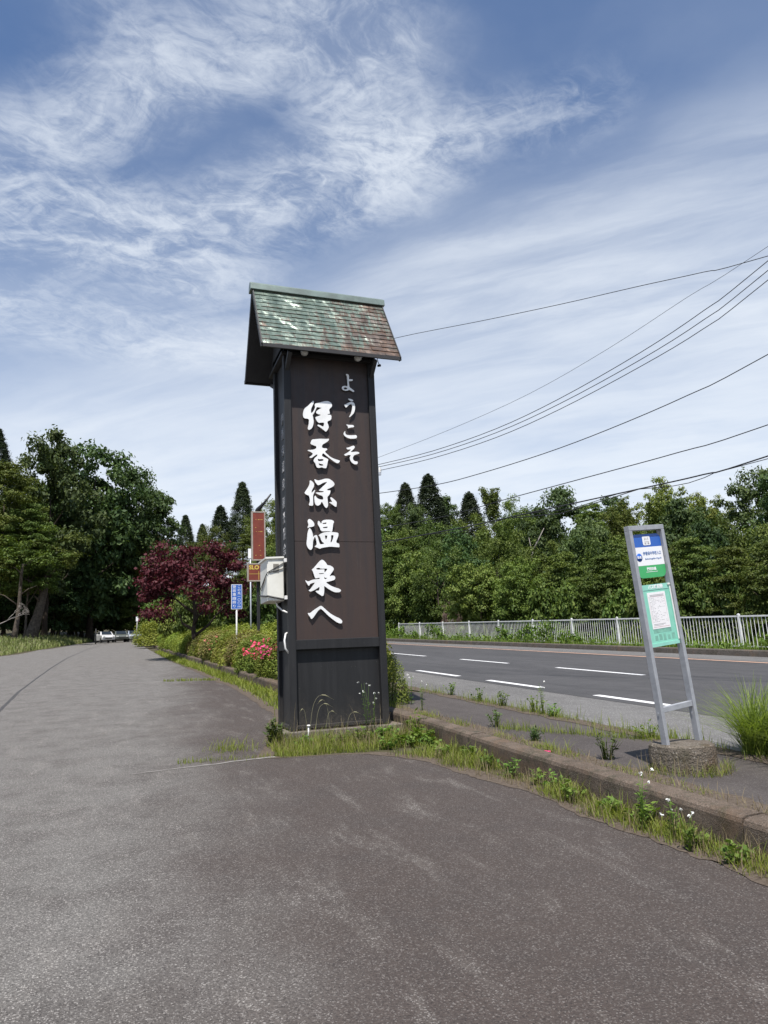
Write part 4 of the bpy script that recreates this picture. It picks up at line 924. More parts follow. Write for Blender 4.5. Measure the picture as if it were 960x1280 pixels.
# timetable board
t_top, t_bot = PH - .50, PH - 1.055
tb = fb('timetable_board', M['mint'], [(-iw + .0, iw, t_bot, t_top, -.012, .008)], .004)
fb('edge_frame', M['mint_d'], [(-iw, iw, t_bot, t_bot + .03, .0082, .014), (-iw, -iw + .016, t_bot + .031, t_top, .0082, .014), (iw - .016, iw, t_bot + .031, t_top, .0082, .014), (-iw + .0165, iw - .0165, t_top - .05, t_top, .0082, .0105)], 0, tb)
ftext('バス時刻表', .040, .0, t_top - .026, .0112, M['white'], tb, off=.0016, sx=.95)

pw0, pw1, pz0, pz1 = -.125, .108, t_bot + .155, t_top - .072
sh = MB().box(pw0, pw1, pz0, pz1, .0085, .0105).build('timetable_sheet', M['paper'], tb)
mb = MB(); g = random.Random(11); z = pz1 - .022
mb.box(pw0 + .03, pw1 - .02, z - .005, z, .0106, .0111); mb.box(pw0 + .03, pw1 - .025, z - .015, z - .010, .0106, .0111)
for i in range(26):
    zz = pz1 - .055 - i * .0118
    if zz < pz0 + .05: break
    x = pw0 + .022
    for c in range(9):
        L = g.uniform(.006, .016)
        if g.random() < (.9 if c < 3 else .45): mb.box(x, x + L, zz, zz + .0042, .0106, .0111)
        x += .0215
mb.box(pw0 + .02, pw1 - .06, pz0 + .038, pz0 + .043, .0106, .0111); mb.box(pw0 + .02, pw1 - .09, pz0 + .028, pz0 + .032, .0106, .0111)
mb.build('print', M['ink'], tb)
mb = MB(); mb.box(pw0 + .015, pw1 - .012, pz0 + .014, pz0 + .018, .0106, .0111); mb.box(pw0 + .012, pw0 + .014, pz0 + .05, pz1 - .04, .0106, .0111); mb.box(pw1 - .018, pw1 - .016, pz0 + .05, pz1 - .04, .0106, .0111); mb.box(pw0+.012, pw1-.016, pz1-.042, pz1-.040, .0106, .0111)
mb.build('ruling', M['pink_ink'], tb)
mb = MB()
for i in range(5): mb.box(-.115 + i*.055, -.085 + i*.055 + g.uniform(-.01, .01), t_bot + .045 + g.uniform(0, .01), t_bot + .10 + g.uniform(-.01, .02), .0082, .0088)
mb.box(-.12, .11, t_bot + .118, t_bot + .150, .0082, .0088)
mb.build('paste_mark', M['mint_s'], tb)
fb('clip', M['pvc'], [(iw - .03, iw + .002, t_top - .018, t_top - .002, .0142, .020), (iw - .012, iw + .002, t_bot + .04, t_top - .03, .0142, .0175)], 0, tb)

# ================================================================== FENCE BEYOND THE ROAD
FX = 18.9
fence = empty('pedestrian_fence', (0, 0, 0), label='long white railing of upright bars on the far roadside', cat='fence')
fps = []
for px in (499, 525, 554, 587, 624, 667, 716, 773, 842, 926, 1030, 1160):
    d_ = ray(px, 790); fps.append(FX * d_.y / d_.x)
def fz(y): return gy(y) + RS + .10
for i, y in enumerate(fps):
    mb = MB(); mb.box(FX - .035, FX + .035, y - .035, y + .035, fz(y) - .2, fz(y) + 1.16); mb.add([(FX-.04, y-.04, fz(y)+1.161), (FX+.04, y-.04, fz(y)+1.161), (FX+.04, y+.04, fz(y)+1.161), (FX-.04, y+.04, fz(y)+1.161), (FX, y, fz(y)+1.19)], [(3,2,1,0), (0,1,4), (1,2,4), (2,3,4), (3,0,4)])
    mb.build('post', M['fence'], fence)
for a, b in zip(fps[:-1], fps[1:]):
    mb = MB(); A = Vector((FX, a, fz(a))); B = Vector((FX, b, fz(b))); d = (B - A)
    for h, w in ((1.10, .05), (0.13, .035)):
        mb.bar(A + d * (.045 / d.length) + Vector((0, 0, h)), B - d * (.045 / d.length) + Vector((0, 0, h)), w, w)
    k = int(d.length / .145)
    for i in range(1, k):
        p = A + d * (i / k); mb.tube([p + Vector((0, 0, .14)), p + Vector((0, 0, 1.085))], .0105, 5, cap=False)
    mb.build('bar_panel', M['fence'], fence)

# ================================================================== ROADSIDE SIGNS BEHIND THE PLANTER
YR = 25.0; c0 = at_y(324, 780, YR); gz = gy(YR) + RS
rs = empty('advertising_sign', (c0.x, YR, gz), label='tall narrow faded red sign on a dark pole with a spotlight arm', cat='sign')
def zof(px, py, Y): return at_y(px, py, Y).z
zt, zb = zof(324, 640, YR) - gz, zof(324, 701, YR) - gz; w = .243
MB().box(-.05, .05, .085, .165, -.3, zt + .02).build('pole', M['black'], rs, bevel=.004)
pb = MB().box(-w, w, -.07, .07, zb, zt).build('tall_face', M['redsign'], rs)
mb = MB(); e = .042
for q in ((-w-.004, -w+e, -.078, .078, zb-.004, zt+.004), (w-e, w+.004, -.078, .078, zb-.004, zt+.004), (-w+e+.001, w-e-.001, -.078, .078, zb-.004, zb+e), (-w+e+.001, w-e-.001, -.078, .078, zt-e, zt+.004)): mb.box(*q)
mb.build('frame', M['signframe'], pb, bevel=.003)
mb = MB(); g = random.Random(8); hh = zt - zb
for f, xs in ((.83, (-.10, -.02, .06, .10)), (.585, (-.09, .0, .05, .11)), (.30, (.0,)), (.10, (-.12, .05)), (.665, (-.12,)), (.20, (.04,))):
    for x in xs: MB().box(x, x + g.uniform(.015, .06), -.074, -.0705, zb + hh*f, zb + hh*f + .016).build('worn_mark', M['yellow'], pb)
z2t, z2b = zof(316, 704.5, YR) - gz, zof(316, 727, YR) - gz; xa, xb = at_y(309, 715, YR).x - c0.x, at_y(337, 715, YR).x - c0.x
lf = MB().box(xa, xb, -.06, .06, z2b, z2t).build('small_face', M['redsign'], rs)
mb = MB()
for q in ((xa-.004, xa+e, -.068, .068, z2b-.004, z2t+.004), (xb-e, xb+.004, -.068, .068, z2b-.004, z2t+.004), (xa+e+.001, xb-e-.001, -.068, .068, z2b-.004, z2b+e), (xa+e+.001, xb-e-.001, -.068, .068, z2t-e, z2t+.004)): mb.box(*q)
mb.build('frame', M['signframe'], lf, bevel=.003)
o = link('lettering', text_mesh('SLO', .20, M['yellow'], .003, 'lettering', .008, 'LEFT'), lf); o.rotation_euler = (R_(90), 0, 0); o.location = (xa + .055, -.064, z2t - .15)
mb = MB(); mb.box((xa+xb)/2 - .008, (xa+xb)/2 + .008, -.0635, -.0605, z2b + .06, z2t - .28); mb.box(xa + .06, xb - .06, -.0635, -.0605, (z2b+z2t)/2 - .06, (z2b+z2t)/2 - .048)
mb.build('worn_mark', M['yellow'], lf)
a = Vector((at_y(321, 637, YR).x - c0.x, 0, zt + .06)); b = Vector((at_y(337, 619.5, YR).x - c0.x, -.25, zof(337, 619.5, YR) - gz))
mb = MB(); mb.tube([a + Vector((0, .05, -.04)), a + Vector((.05, 0, .03)), a.lerp(b, .5) + Vector((.01, 0, -.03)), b], [.075, .085, .045, .028], 8); mb.tube([(a.x + .06, .1, zt - .1), (a.x + .05, .05, zt + .05)], .05, 8)
mb.build('spotlight_arm', M['wire'], rs)
wx = at_y(313, 690, 30).x
wb = empty('white_board_sign', (wx, 30, gy(30) + RS), label='small white board on a thin post behind the red sign', cat='sign')
z_ = at_y(313, 690, 30).z - gy(30) - RS
MB().box(-.10, .10, -.015, .015, z_ - .27, z_ + .14).build('board', M['white'], wb); MB().tube([(0, .03, -.2), (0, .03, z_)], .03, 8).build('post', M['galv'], wb)
YB = 26.0; c1 = at_y(296, 778, YB); gz = gy(YB) + RS
bs = empty('blue_road_sign', (c1.x, YB, gz), label='upright blue road sign with two columns of white writing on a white post', cat='road sign')
zt, zb = zof(296, 730.5, YB) - gz, zof(296, 761.5, YB) - gz; w = .195
MB().tube([(0, .035, -.2), (0, .035, zt - .05)], .030, 10).build('post', M['pvc'], bs)
pb = rounded(-w, w, zb, zt, .025, .025, .025, .025, -.006, .006).build('sign_plate', M['white'], bs); pb.rotation_euler = (R_(90), 0, 0)
f2 = rounded(-w + .016, w - .016, zb + .016, zt - .016, .02, .02, .02, .02, .0062, .008).build('blue_field', M['blue'], pb)
hh = zt - zb
for col, s in ((.085, 'この先一〇〇ｍ'), (-.085, '登坂車線終り')):
    n = len(s)
    for i, ch in enumerate(s):
        o = link('lettering', text_mesh(ch, (hh - .06) / n * .92, M['white'], .0012, 'lettering', 0), pb); o.location = (col, zt - .03 - (hh - .06) * (i + .5) / n, .0095); o.scale = (1.12, 1, 1)
# ================================================================== POLE AND WIRES
PX, PY = 5.78, 19.0
pz = gy(PY) + RS
up = empty('utility_pole', (PX, PY, pz), label='grey concrete utility pole hidden behind the sign tower, its crossarm end showing', cat='utility pole')
ptop = 10.2 - pz
MB().tube([(0, 0, -.5), (0, 0, ptop)], [.15, .095], 14).build('shaft', M['pole'], up)
def wire_plane(pts, A, B, extra=None):
    """points where the sight lines meet the upright plane through A and B"""
    d = Vector((B.x - A.x, B.y - A.y, 0)); n = Vector((-d.y, d.x, 0)); out = []
    for px, py in pts:
        r = ray(px, py); t = (A - CAM_C).dot(n) / r.dot(n); out.append(CAM_C + r * t)
    return out
pole2 = Vector((17.5, -4.0, gy(-4) + RS))
ins = at_dist(475, 590, math.hypot(PX + 1.0, PY + .15))
mb = MB(); ax = Vector((ins.x - PX, ins.y - PY, 0)); zc_ = ins.z - pz - .06
mb.bar((-ax.x, -ax.y, zc_), (ax.x * 1.02, ax.y * 1.02, zc_), .075, .075); mb.build('crossarm', M['galv'], up)
for q in (-.9, -.45, .45, 1.0):
    mb = MB(); mb.lathe([(0, -.05), (.035, -.05), (.045, -.02), (.03, 0), (.05, .03), (.03, .06), (.045, .09), (0, .11)], (ax.x * q, ax.y * q, zc_ + .09), 10)
    mb.build('insulator', M['pvc'], up)
WIRES = [
 ('single twisted cable highest over the road', (0, 0, None), [(420, 443), (497, 422), (600, 401.5), (700, 380.5), (800, 357.5), (880, 340), (960, 320)], .0075),
 ('faint thin wire above the three parallel power lines', (.3, 0, None), [(470, 573), (560, 538), (660, 493), (760, 436), (860, 371), (960, 308)], .0045),
 ('upper of the three parallel power lines', (.5, 0, None), [(472, 581), (540, 564), (620, 536), (700, 498), (800, 441), (880, 388), (960, 326)], .0085),
 ('middle of the three parallel power lines', (.7, 0, None), [(472, 584), (540, 568), (620, 541), (700, 504.5), (800, 450), (880, 399.5), (960, 338)], .0085),
 ('lowest of the three parallel power lines', (1.0, .0, None), [(475, 588), (540, 573), (620, 547), (700, 511.5), (800, 458.5), (880, 410.5), (960, 350)], .0085),
 ('black cable sagging alone below the three power lines', (.1, 0, None), [(440, 620), (475, 616.5), (545, 606), (600, 592), (680, 567), (760, 537), (860, 494), (960, 443)], .0095),
 ('cable dipping to the cedar tops, second from the bottom', (.1, 0, None), [(440, 666), (490, 657.5), (556, 645.5), (640, 622), (740, 595), (850, 565), (960, 531)], .0095),
 ('thick doubled cable, the lowest of all the wires', (.0, 0, None), [(440, 684), (500, 674), (570, 661), (640, 646), (720, 628.5), (800, 611), (880, 593), (960, 570)], .0135)]
for i, (lab, off, pts, r) in enumerate(WIRES):
    A = Vector((PX + ax.x * off[0], PY + ax.y * off[0], 0)); B = Vector((10.4 + .25 * i * .5, 8.0, 0))
    P = wire_plane(pts, A, B)
    P = [p for p in P]
    e = P[-1] + (P[-1] - P[-2]).normalized() * 7.0 + Vector((0, 0, .35)); P.append(e)
    # smooth the measured points
    Q = []
    for k in range(len(P) - 1):
        p0, p1, p2, p3 = P[max(k-1, 0)], P[k], P[k+1], P[min(k+2, len(P)-1)]
        for t in (0, .25, .5, .75):
            Q.append(.5 * ((2*p1) + (p2-p0)*t + (2*p0-5*p1+4*p2-p3)*t*t + (3*p1-p0-3*p2+p3)*t**3))
    Q.append(P[-1])
    mb = MB(); mb.tube(Q, r, 6)
    if i == 7:
        mb.tube([q + Vector((0, 0, -.045 - .05 * math.sin(j * .9))) for j, q in enumerate(Q)], r * .55, 5)
        k = 12; mb.tube([Q[k+8], Q[k+5] + Vector((0, 0, -.10)), Q[k+3] + Vector((0, 0, -.16)), Q[k] + Vector((0, 0, -.03))], .010, 5)
    mb.build('overhead_wire', M['wire'], label=lab, cat='wire', group='overhead wires')

# ================================================================== TREES
def template(crown, trunk): return crown, trunk
T = {}
T['round_a'] = (crown_round(1, lobes=9, n=120), trunk_mesh('trunk', 9.2, .24, 1), 4.5, 11.0)
T['round_b'] = (crown_round(2, R=4.6, lobes=8, n=120, cr=(.6, 1.35)), trunk_mesh('trunk', 9.2, .22, 2), 4.6, 11.0)
T['round_c'] = (crown_round(3, R=4.4, lobes=11, n=130, cr=(.55, 1.2), mat='leaf_dark', size=.32, per=140), trunk_mesh('trunk', 9.2, .26, 3, mat='darkbark'), 4.4, 11.0)
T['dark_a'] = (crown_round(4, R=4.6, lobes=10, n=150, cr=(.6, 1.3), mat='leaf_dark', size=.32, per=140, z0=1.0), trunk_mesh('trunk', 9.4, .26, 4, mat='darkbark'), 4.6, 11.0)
T['light_a'] = (crown_round(5, R=4.5, lobes=9, n=100, cr=(.6, 1.25), mat='leaf_light', size=.32), trunk_mesh('trunk', 9.2, .2, 5), 4.5, 11.0)
T['layer_a'] = (crown_layer(6), trunk_mesh('trunk', 9.0, .2, 6, spread=3.8, z1=8.0), 5.0, 10.0)
T['layer_b'] = (crown_layer(7, R=5.0, H=10.0, z0=1.5, layers=9, mat='leaf'), trunk_mesh('trunk', 9.0, .2, 7, spread=3.8), 5.0, 10.0)
T['cone_a'] = (crown_cone(8), trunk_mesh('trunk', 13.4, .22, 8, n=4, spread=.8, mat='darkbark'), 2.4, 14.0)
T['cone_b'] = (crown_cone(9, R=2.8, n=780), trunk_mesh('trunk', 13.4, .24, 9, n=4, spread=.8, mat='darkbark'), 2.8, 14.0)
T['feather'] = (crown_feather(10), trunk_mesh('trunk', 8.5, .16, 10, n=12, spread=3.6, z0=2.0, z1=8), 4.0, 12.0)
T['sparse'] = (crown_feather(11, R=2.2, H=12, z0=7.0, n=70, size=.30, per=28), trunk_mesh('trunk', 11.5, .12, 11, n=10, spread=1.8, z0=7, z1=11), 2.2, 12.0)
T['bush'] = (crown_round(12, R=2.4, H=3.4, z0=0.15, n=70, per=110, size=.26, cr=(.45, .85), lobes=8), trunk_mesh('trunk', 2.4, .10, 12, n=6, spread=1.2, z0=.3, z1=1.6), 2.4, 3.4)
T['bush_l'] = (crown_round(13, R=2.4, H=3.4, z0=0.15, n=65, per=105, size=.27, cr=(.4, .8), lobes=9, mat='leaf_light'), trunk_mesh('trunk', 2.4, .10, 13, n=6, spread=1.2, z0=.3, z1=1.6), 2.4, 3.4)
T['dry'] = (crown_round(14, R=1.3, H=1.7, z0=0.2, n=60, per=60, size=.16, cr=(.2, .45), lobes=6, mat='leaf_dry', asp=.14), trunk_mesh('trunk', 1.4, .05, 14, n=12, spread=.7, z0=.2, z1=1.0, mat='deadwood', limbs_r=.6), 1.3, 1.7)
def tree(kind, px, top, D, rpx, name, label, group=None, base=None, dz=0.0, cat='tree', rz=None):
    c, t, R, H = T[kind]
    p = at_dist(px, top, D); depth = (CAM_R.transposed() @ (p - CAM_C)).z * -1
    z0 = (terr(p.x, p.y) if base is None else base) + dz
    o = empty(name, (p.x, p.y, z0), random.uniform(0, 6.28) if rz is None else rz, label=label, cat=cat, group=group)
    s = rpx * depth / 887.0 / R; h = (p.z - z0) / (H * 0.985); hc = h if 'bush' in kind or kind == 'dry' else min(h, (.66 if 'cone' in kind else 1.55) * s); o.scale = (s, s, s)
    a = link('trunk', t, o); a.scale = (1, 1, (h * .9 if hc < h else h) / s)
    b = link('crown', c, o); b.scale = (1, 1, hc / s); b.location = (0, 0, (h - hc) * H / s); return o
LG = 'trees of the left wood'; RG = 'trees beyond the railing'; CG = 'cedars of the wood'
# --- left wood
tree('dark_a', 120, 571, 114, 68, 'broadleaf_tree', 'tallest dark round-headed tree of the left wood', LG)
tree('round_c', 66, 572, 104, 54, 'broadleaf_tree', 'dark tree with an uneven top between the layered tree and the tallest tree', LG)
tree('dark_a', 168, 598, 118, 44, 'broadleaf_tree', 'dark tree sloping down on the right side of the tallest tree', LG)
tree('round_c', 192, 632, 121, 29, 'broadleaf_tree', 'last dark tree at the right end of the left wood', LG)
tree('light_a', 186, 668, 117, 22, 'broadleaf_tree', 'yellowish green tree low on the right edge of the left wood', LG)
tree('layer_a', 8, 588, 92, 60, 'layered_tree', 'yellow-green tree with flat tiered branches at the left edge', LG)
tree('layer_a', 40, 636, 90, 40, 'layered_tree', 'lower tiered tree reaching over the two bare trunks at left', LG)
tree('cone_b', -2, 537, 100, 26, 'cedar_tree', 'cedar whose dark tip rises at the left edge of the photo', CG)
tree('dark_a', -60, 560, 100, 60, 'broadleaf_tree', 'dark tree at the far left of the wood, cut by the photo edge', LG)
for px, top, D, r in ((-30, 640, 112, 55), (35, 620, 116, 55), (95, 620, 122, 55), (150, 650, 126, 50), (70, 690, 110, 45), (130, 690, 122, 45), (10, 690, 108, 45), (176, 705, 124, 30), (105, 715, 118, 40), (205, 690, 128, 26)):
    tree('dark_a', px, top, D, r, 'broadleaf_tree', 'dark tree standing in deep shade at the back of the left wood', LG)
for px, top, D, r in ((-20, 728, 114, 44), (25, 724, 116, 46), (75, 726, 118, 46), (118, 730, 120, 42), (0, 738, 112, 36), (52, 738, 114, 36), (98, 740, 118, 36), (150, 735, 124, 40), (205, 735, 125, 30), (235, 730, 120, 34), (275, 728, 112, 36), (320, 725, 100, 40)):
    tree('bush', px, top, D, r, 'undergrowth_shrub', 'dark shrub of the undergrowth along the wood behind the car park', 'undergrowth of the wood', cat='shrub')
tree('light_a', 166, 738, 116, 26, 'broadleaf_tree', 'small light green tree just behind the parked cars', LG)
# trunks seen under the left crowns
def trunk_tree(px0, py0, px1, py1, D, r, label):
    a = at_dist(px0, py0, D); b = at_dist(px1, py1, D); z0 = terr(a.x, a.y)
    o = empty('leaning_tree', (a.x, a.y, z0), 0, label=label, cat='tree', group=LG)
    d = b - a; H = b.z - z0; mb = MB(); g = random.Random(int(px0)); P = []
    for i in range(8):
        q = i / 7; P.append((d.x * q + .12 * math.sin(q * 5), d.y * q, H * q - (.3 if i == 0 else 0)))
    mb.tube(P, [r * (1.5 if i == 0 else 1.15 if i == 1 else 1) * (1 - .5 * i / 7) for i in range(8)], 10)
    for i in range(5):
        q = .45 + .13 * i; c = Vector((d.x * q, d.y * q, H * q)); an = g.uniform(0, 6.28); L = g.uniform(1.2, 3)
        mb.tube([c, c + Vector((math.cos(an) * L * .5, math.sin(an) * L * .5, L * .4)), c + Vector((math.cos(an) * L, math.sin(an) * L, L * .6))], [r * .3, r * .2, .015], 6)
    link('trunk', mb.mesh('trunk', M['bark']), o)
    gg = np.random.default_rng(int(px0)); C = np.stack([d.x + gg.normal(size=26) * 2.2, d.y + gg.normal(size=26) * 1.8, H + 1.0 + gg.normal(size=26) * .9], 1)
    link('crown', np_mesh('crown', *cluster_leaves(C, gg.uniform(.6, 1.2, 26), 90, .30, .4, .9), M['leaf']), o)
trunk_tree(37, 792, 66, 700, 90, .60, 'thick pale trunk leaning right at the front of the left wood')
trunk_tree(17, 792, 30, 705, 86, .26, 'slim upright trunk left of the thick leaning trunk')
# dead branchy shrub at the left edge
p = at_dist(2, 768, 80); o = empty('dead_tree', (p.x - 1.2, p.y, terr(p.x - 1.2, p.y)), label='bare pale forked branches at the left photo edge', cat='tree')
mb = MB(); h = p.z - o.location.z; g = random.Random(4)
def twig(a, d, L, r, k):
    b = a + d * L; mb.tube([a, a.lerp(b, .5) + Vector((g.uniform(-.05, .05), 0, .05)), b], [r, r * .8, r * .55], 5)
    if k:
        for _ in range(3): twig(b, (d + Vector((g.uniform(-.3, .8), g.uniform(-.4, .4), g.uniform(-.2, .7)))).normalized(), L * .68, r * .58, k - 1)
twig(Vector((0, 0, -.2)), Vector((.35, 0, .9)).normalized(), h * .62, .075, 0); twig(Vector((.35*h*.62/.966, 0, .9*h*.62/.966 - .2)), Vector((.85, 0, .5)).normalized(), 1.3, .06, 4)
link('branches', mb.mesh('branches', M['deadwood']), o)
# --- middle distance behind the maple
tree('cone_a', 303, 604, 95, 24, 'cedar_tree', 'pointed cedar above the red sign, taller than its neighbours', CG)
tree('cone_a', 232, 645, 130, 17, 'cedar_tree', 'small pointed cedar in the gap left of the red maple top', CG)
tree('cone_b', 253, 656, 128, 15, 'cedar_tree', 'smallest cedar tip between two bigger ones behind the maple', CG)
tree('cone_b', 276, 633, 95, 28, 'cedar_tree', 'broad cedar standing left of the pointed cedar', CG)
tree('round_a', 262, 664, 84, 24, 'broadleaf_tree', 'mid green tree just behind the top of the red maple', LG)
tree('round_a', 334, 632, 82, 24, 'broadleaf_tree', 'green tree between the red sign and the sign tower', LG)
tree('layer_b', 308, 672, 70, 24, 'layered_tree', 'tiered green tree behind the tall red sign', LG)
tree('round_a', 330, 690, 55, 30, 'broadleaf_tree', 'low green tree behind the cream electrical box', LG)
tree('dark_a', 222, 690, 98, 24, 'broadleaf_tree', 'shaded tree between the left wood and the red maple', LG)
tree('dark_a', 380, 630, 88, 40, 'broadleaf_tree', 'dark tree mostly hidden behind the sign tower', LG)
tree('round_b', 440, 640, 75, 45, 'broadleaf_tree', 'green tree hidden behind the right half of the sign tower', LG)
# red maple
g_ = np.random.default_rng(21); C = []; rad = []
for i in range(118):
    a = g_.uniform(0, 6.283); q = g_.uniform(.12, 1); d = 2.75 * q ** .6
    zt_ = 4.55 - 1.75 * (d / 2.75) ** 2.0 - .35 * math.sin(3 * a) ; zb_ = 1.5 + .25 * (1 - d / 2.75)
    C.append((d * math.cos(a), d * math.sin(a), g_.uniform(zb_, zt_) * .45 + .55 * zt_ if g_.random() < .6 else g_.uniform(zb_, zt_))); rad.append(g_.uniform(.35, .72))
mp = at_dist(243, 740, 38); z0 = gy(mp.y) + RS
o = empty('red_maple', (mp.x, mp.y, z0), label='dark red Japanese maple spreading behind the azaleas', cat='tree')
o.scale = (1.0, 1.0, 1.32)
link('trunk', trunk_mesh('trunk', 3.6, .13, 21, n=9, spread=2.0, z0=.6, z1=2.6, mat='darkbark', limbs_r=.6), o)
link('crown', np_mesh('crown', *cluster_leaves(np.array(C), np.array(rad), 95, .16, .38, .85, .62), M['leaf_red']), o)
for px, top, D, r, k in ((195, 752, 70, 20, 'bush'), (215, 748, 52, 22, 'bush_l'), (262, 742, 50, 28, 'bush'), (300, 738, 44, 28, 'bush'), (335, 735, 38, 30, 'bush'), (240, 745, 46, 22, 'bush')):
    tree(k, px, top, D, r, 'undergrowth_shrub', 'green shrub growing beneath and beside the red maple', 'shrubs under the maple', cat='shrub')
# --- right wood, back row first
for kind, px, top, D, r, nm, lab in (
 ('cone_b', 506, 605, 82, 29, 'cedar_tree', 'narrow cedar right beside the sign tower'),
 ('cone_b', 535, 594, 80, 38, 'cedar_tree', 'tallest pointed cedar of the right wood'),
 ('cone_b', 586, 616, 84, 34, 'cedar_tree', 'lone pointed cedar right of the tallest cedar'),
 ('round_b', 487, 632, 78, 22, 'broadleaf_tree', 'green tree appearing at the right flank of the sign tower'),
 ('sparse', 613, 606, 70, 17, 'broadleaf_tree', 'airy young tree with thin see-through top beside the lone cedar'),
 ('round_a', 645, 634, 72, 28, 'broadleaf_tree', 'mid green tree on the skyline right of the airy tree'),
 ('dark_a', 697, 622, 66, 46, 'broadleaf_tree', 'wide dark dome-shaped tree on the skyline'),
 ('layer_b', 738, 636, 62, 34, 'layered_tree', 'tiered tree on the skyline right of the dark dome'),
 ('feather', 776, 622, 58, 30, 'broadleaf_tree', 'feathery light tree left of the tallest feathery tree'),
 ('feather', 826, 594, 56, 46, 'broadleaf_tree', 'tallest feathery light green tree above the bus stop sign'),
 ('feather', 880, 616, 58, 36, 'broadleaf_tree', 'feathery tree with a ragged top right of the tallest feathery one'),
 ('cone_b', 893, 636, 62, 32, 'cedar_tree', 'dark cedar low on the skyline near the right edge'),
 ('dark_a', 955, 597, 48, 46, 'broadleaf_tree', 'dark tree rising at the right photo edge'),
 ('dark_a', 1010, 575, 46, 60, 'broadleaf_tree', 'dark tree just outside the right photo edge')):
    tree(kind, px, top, D, r, nm, lab, CG if nm == 'cedar_tree' else RG)
for px, top, D, r, k in ((500, 665, 66, 34, 'round_b'), (560, 662, 66, 36, 'round_a'), (620, 655, 62, 40, 'round_b'), (680, 660, 58, 42, 'round_c'), (735, 662, 54, 42, 'dark_a'), (790, 662, 50, 44, 'round_b'), (850, 650, 48, 46, 'round_c'), (910, 655, 46, 48, 'round_b'), (975, 660, 42, 56, 'dark_a')):
    tree(k, px, top, D, r, 'broadleaf_tree', 'green tree packed into the middle of the wood beyond the railing', RG)
for px, top, D, r, k in ((350, 690, 128, 38, 'dark_a'), (385, 680, 132, 40, 'round_c'), (415, 684, 126, 40, 'dark_a'), (448, 676, 122, 42, 'round_c'), (472, 672, 110, 40, 'dark_a')):
    tree(k, px, top, D, r, 'broadleaf_tree', 'dark tree behind the sign tower where the road bends away', RG)
for px, top, D, r, k in ((663, 652, 76, 34, 'round_a'), (521, 640, 76, 26, 'dark_a'), (475, 650, 80, 36, 'round_a'), (555, 640, 84, 30, 'round_c'), (605, 648, 80, 34, 'round_b'), (650, 648, 78, 38, 'dark_a'), (770, 645, 64, 40, 'round_c'), (830, 640, 60, 40, 'dark_a'), (890, 660, 58, 40, 'round_c'), (520, 680, 58, 36, 'light_a'), (575, 680, 56, 36, 'round_c'), (628, 684, 53, 38, 'round_a'), (675, 684, 50, 40, 'round_b'), (725, 684, 46, 42, 'round_c'), (780, 684, 43, 46, 'round_a'), (832, 676, 41, 46, 'round_b'), (885, 676, 39, 46, 'round_c'), (940, 672, 37, 50, 'round_a')):
    tree(k, px, top, D, r, 'broadleaf_tree', 'green tree filling the rear of the wood beyond the railing', RG)
for px, top, D, r, k, lab in ((498, 690, 62, 38, 'layer_b', 'brownish tree with dark bare limbs beside the sign tower'), (545, 698, 53, 36, 'round_a', 'leafy tree over the dry pinkish shrub'), (596, 694, 46, 38, 'light_a', 'bright green tree on the slope in the middle of the right wood'),
      (648, 700, 43, 42, 'round_b', 'green tree on the slope left of the dark hollow'), (702, 698, 41, 42, 'layer_b', 'tiered tree on the slope behind the railing'), (752, 700, 38, 46, 'layer_a', 'light tiered tree left of the bus stop sign'),
      (806, 696, 36, 46, 'layer_b', 'tiered tree straight behind the bus stop sign'), (858, 680, 34, 50, 'layer_a', 'light tiered tree right of the bus stop sign'), (912, 692, 32, 50, 'layer_b', 'tiered tree behind the railing at right'), (968, 680, 30, 58, 'layer_a', 'light tiered tree cut by the right photo edge'), (1030, 672, 29, 60, 'round_b', 'tree just beyond the right photo edge')):
    tree(k, px, top, D, r, 'layered_tree' if 'layer' in k else 'broadleaf_tree', lab, RG)
for i, px in enumerate(range(486, 1010, 30)):
    dd = ray(px, 790); D = FX * math.hypot(dd.x, dd.y) / dd.x * 1.10 + 3.0
    tree('bush' if i % 3 else 'bush_l', px + random.uniform(-8, 8), 748 - (i * 37 % 26), D, 24 + 14 * (px - 486) / 500, 'undergrowth_shrub', 'leafy shrub right behind the white railing', 'shrubs behind the railing', cat='shrub')
tree('dry', 562, 754, 48, 14, 'dry_shrub', 'dry pinkish grey leafless shrub behind the railing', cat='shrub')
# a pale bare forked trunk in the middle of the right wood
a = at_dist(664, 706, 54); zt_ = terr(a.x, a.y); o = empty('dead_tree', (a.x, a.y, zt_), label='pale bare forked trunk standing among the green trees', cat='tree')
mb = MB(); h = a.z - zt_; p1 = at_dist(665, 690, 54) - a; p2 = at_dist(680, 660, 54) - a; p3 = at_dist(661, 672, 54) - a; B0 = Vector((0, 0, h))
mb.tube([(0, 0, -.2), (.05, 0, h * .6), B0, B0 + p1], [.12, .10, .085, .07], 7); mb.tube([B0 + p1, B0 + p1.lerp(p2, .4) + Vector((.1, 0, .1)), B0 + p2], [.06, .05, .02], 6); mb.tube([B0 + p1, B0 + p3], [.05, .02], 6)
mb.tube([B0 + p1.lerp(p2, .45), B0 + p1.lerp(p2, .6) + Vector((.4, 0, .6))], [.03, .012], 5)
link('trunk', mb.mesh('trunk', M['deadwood']), o)

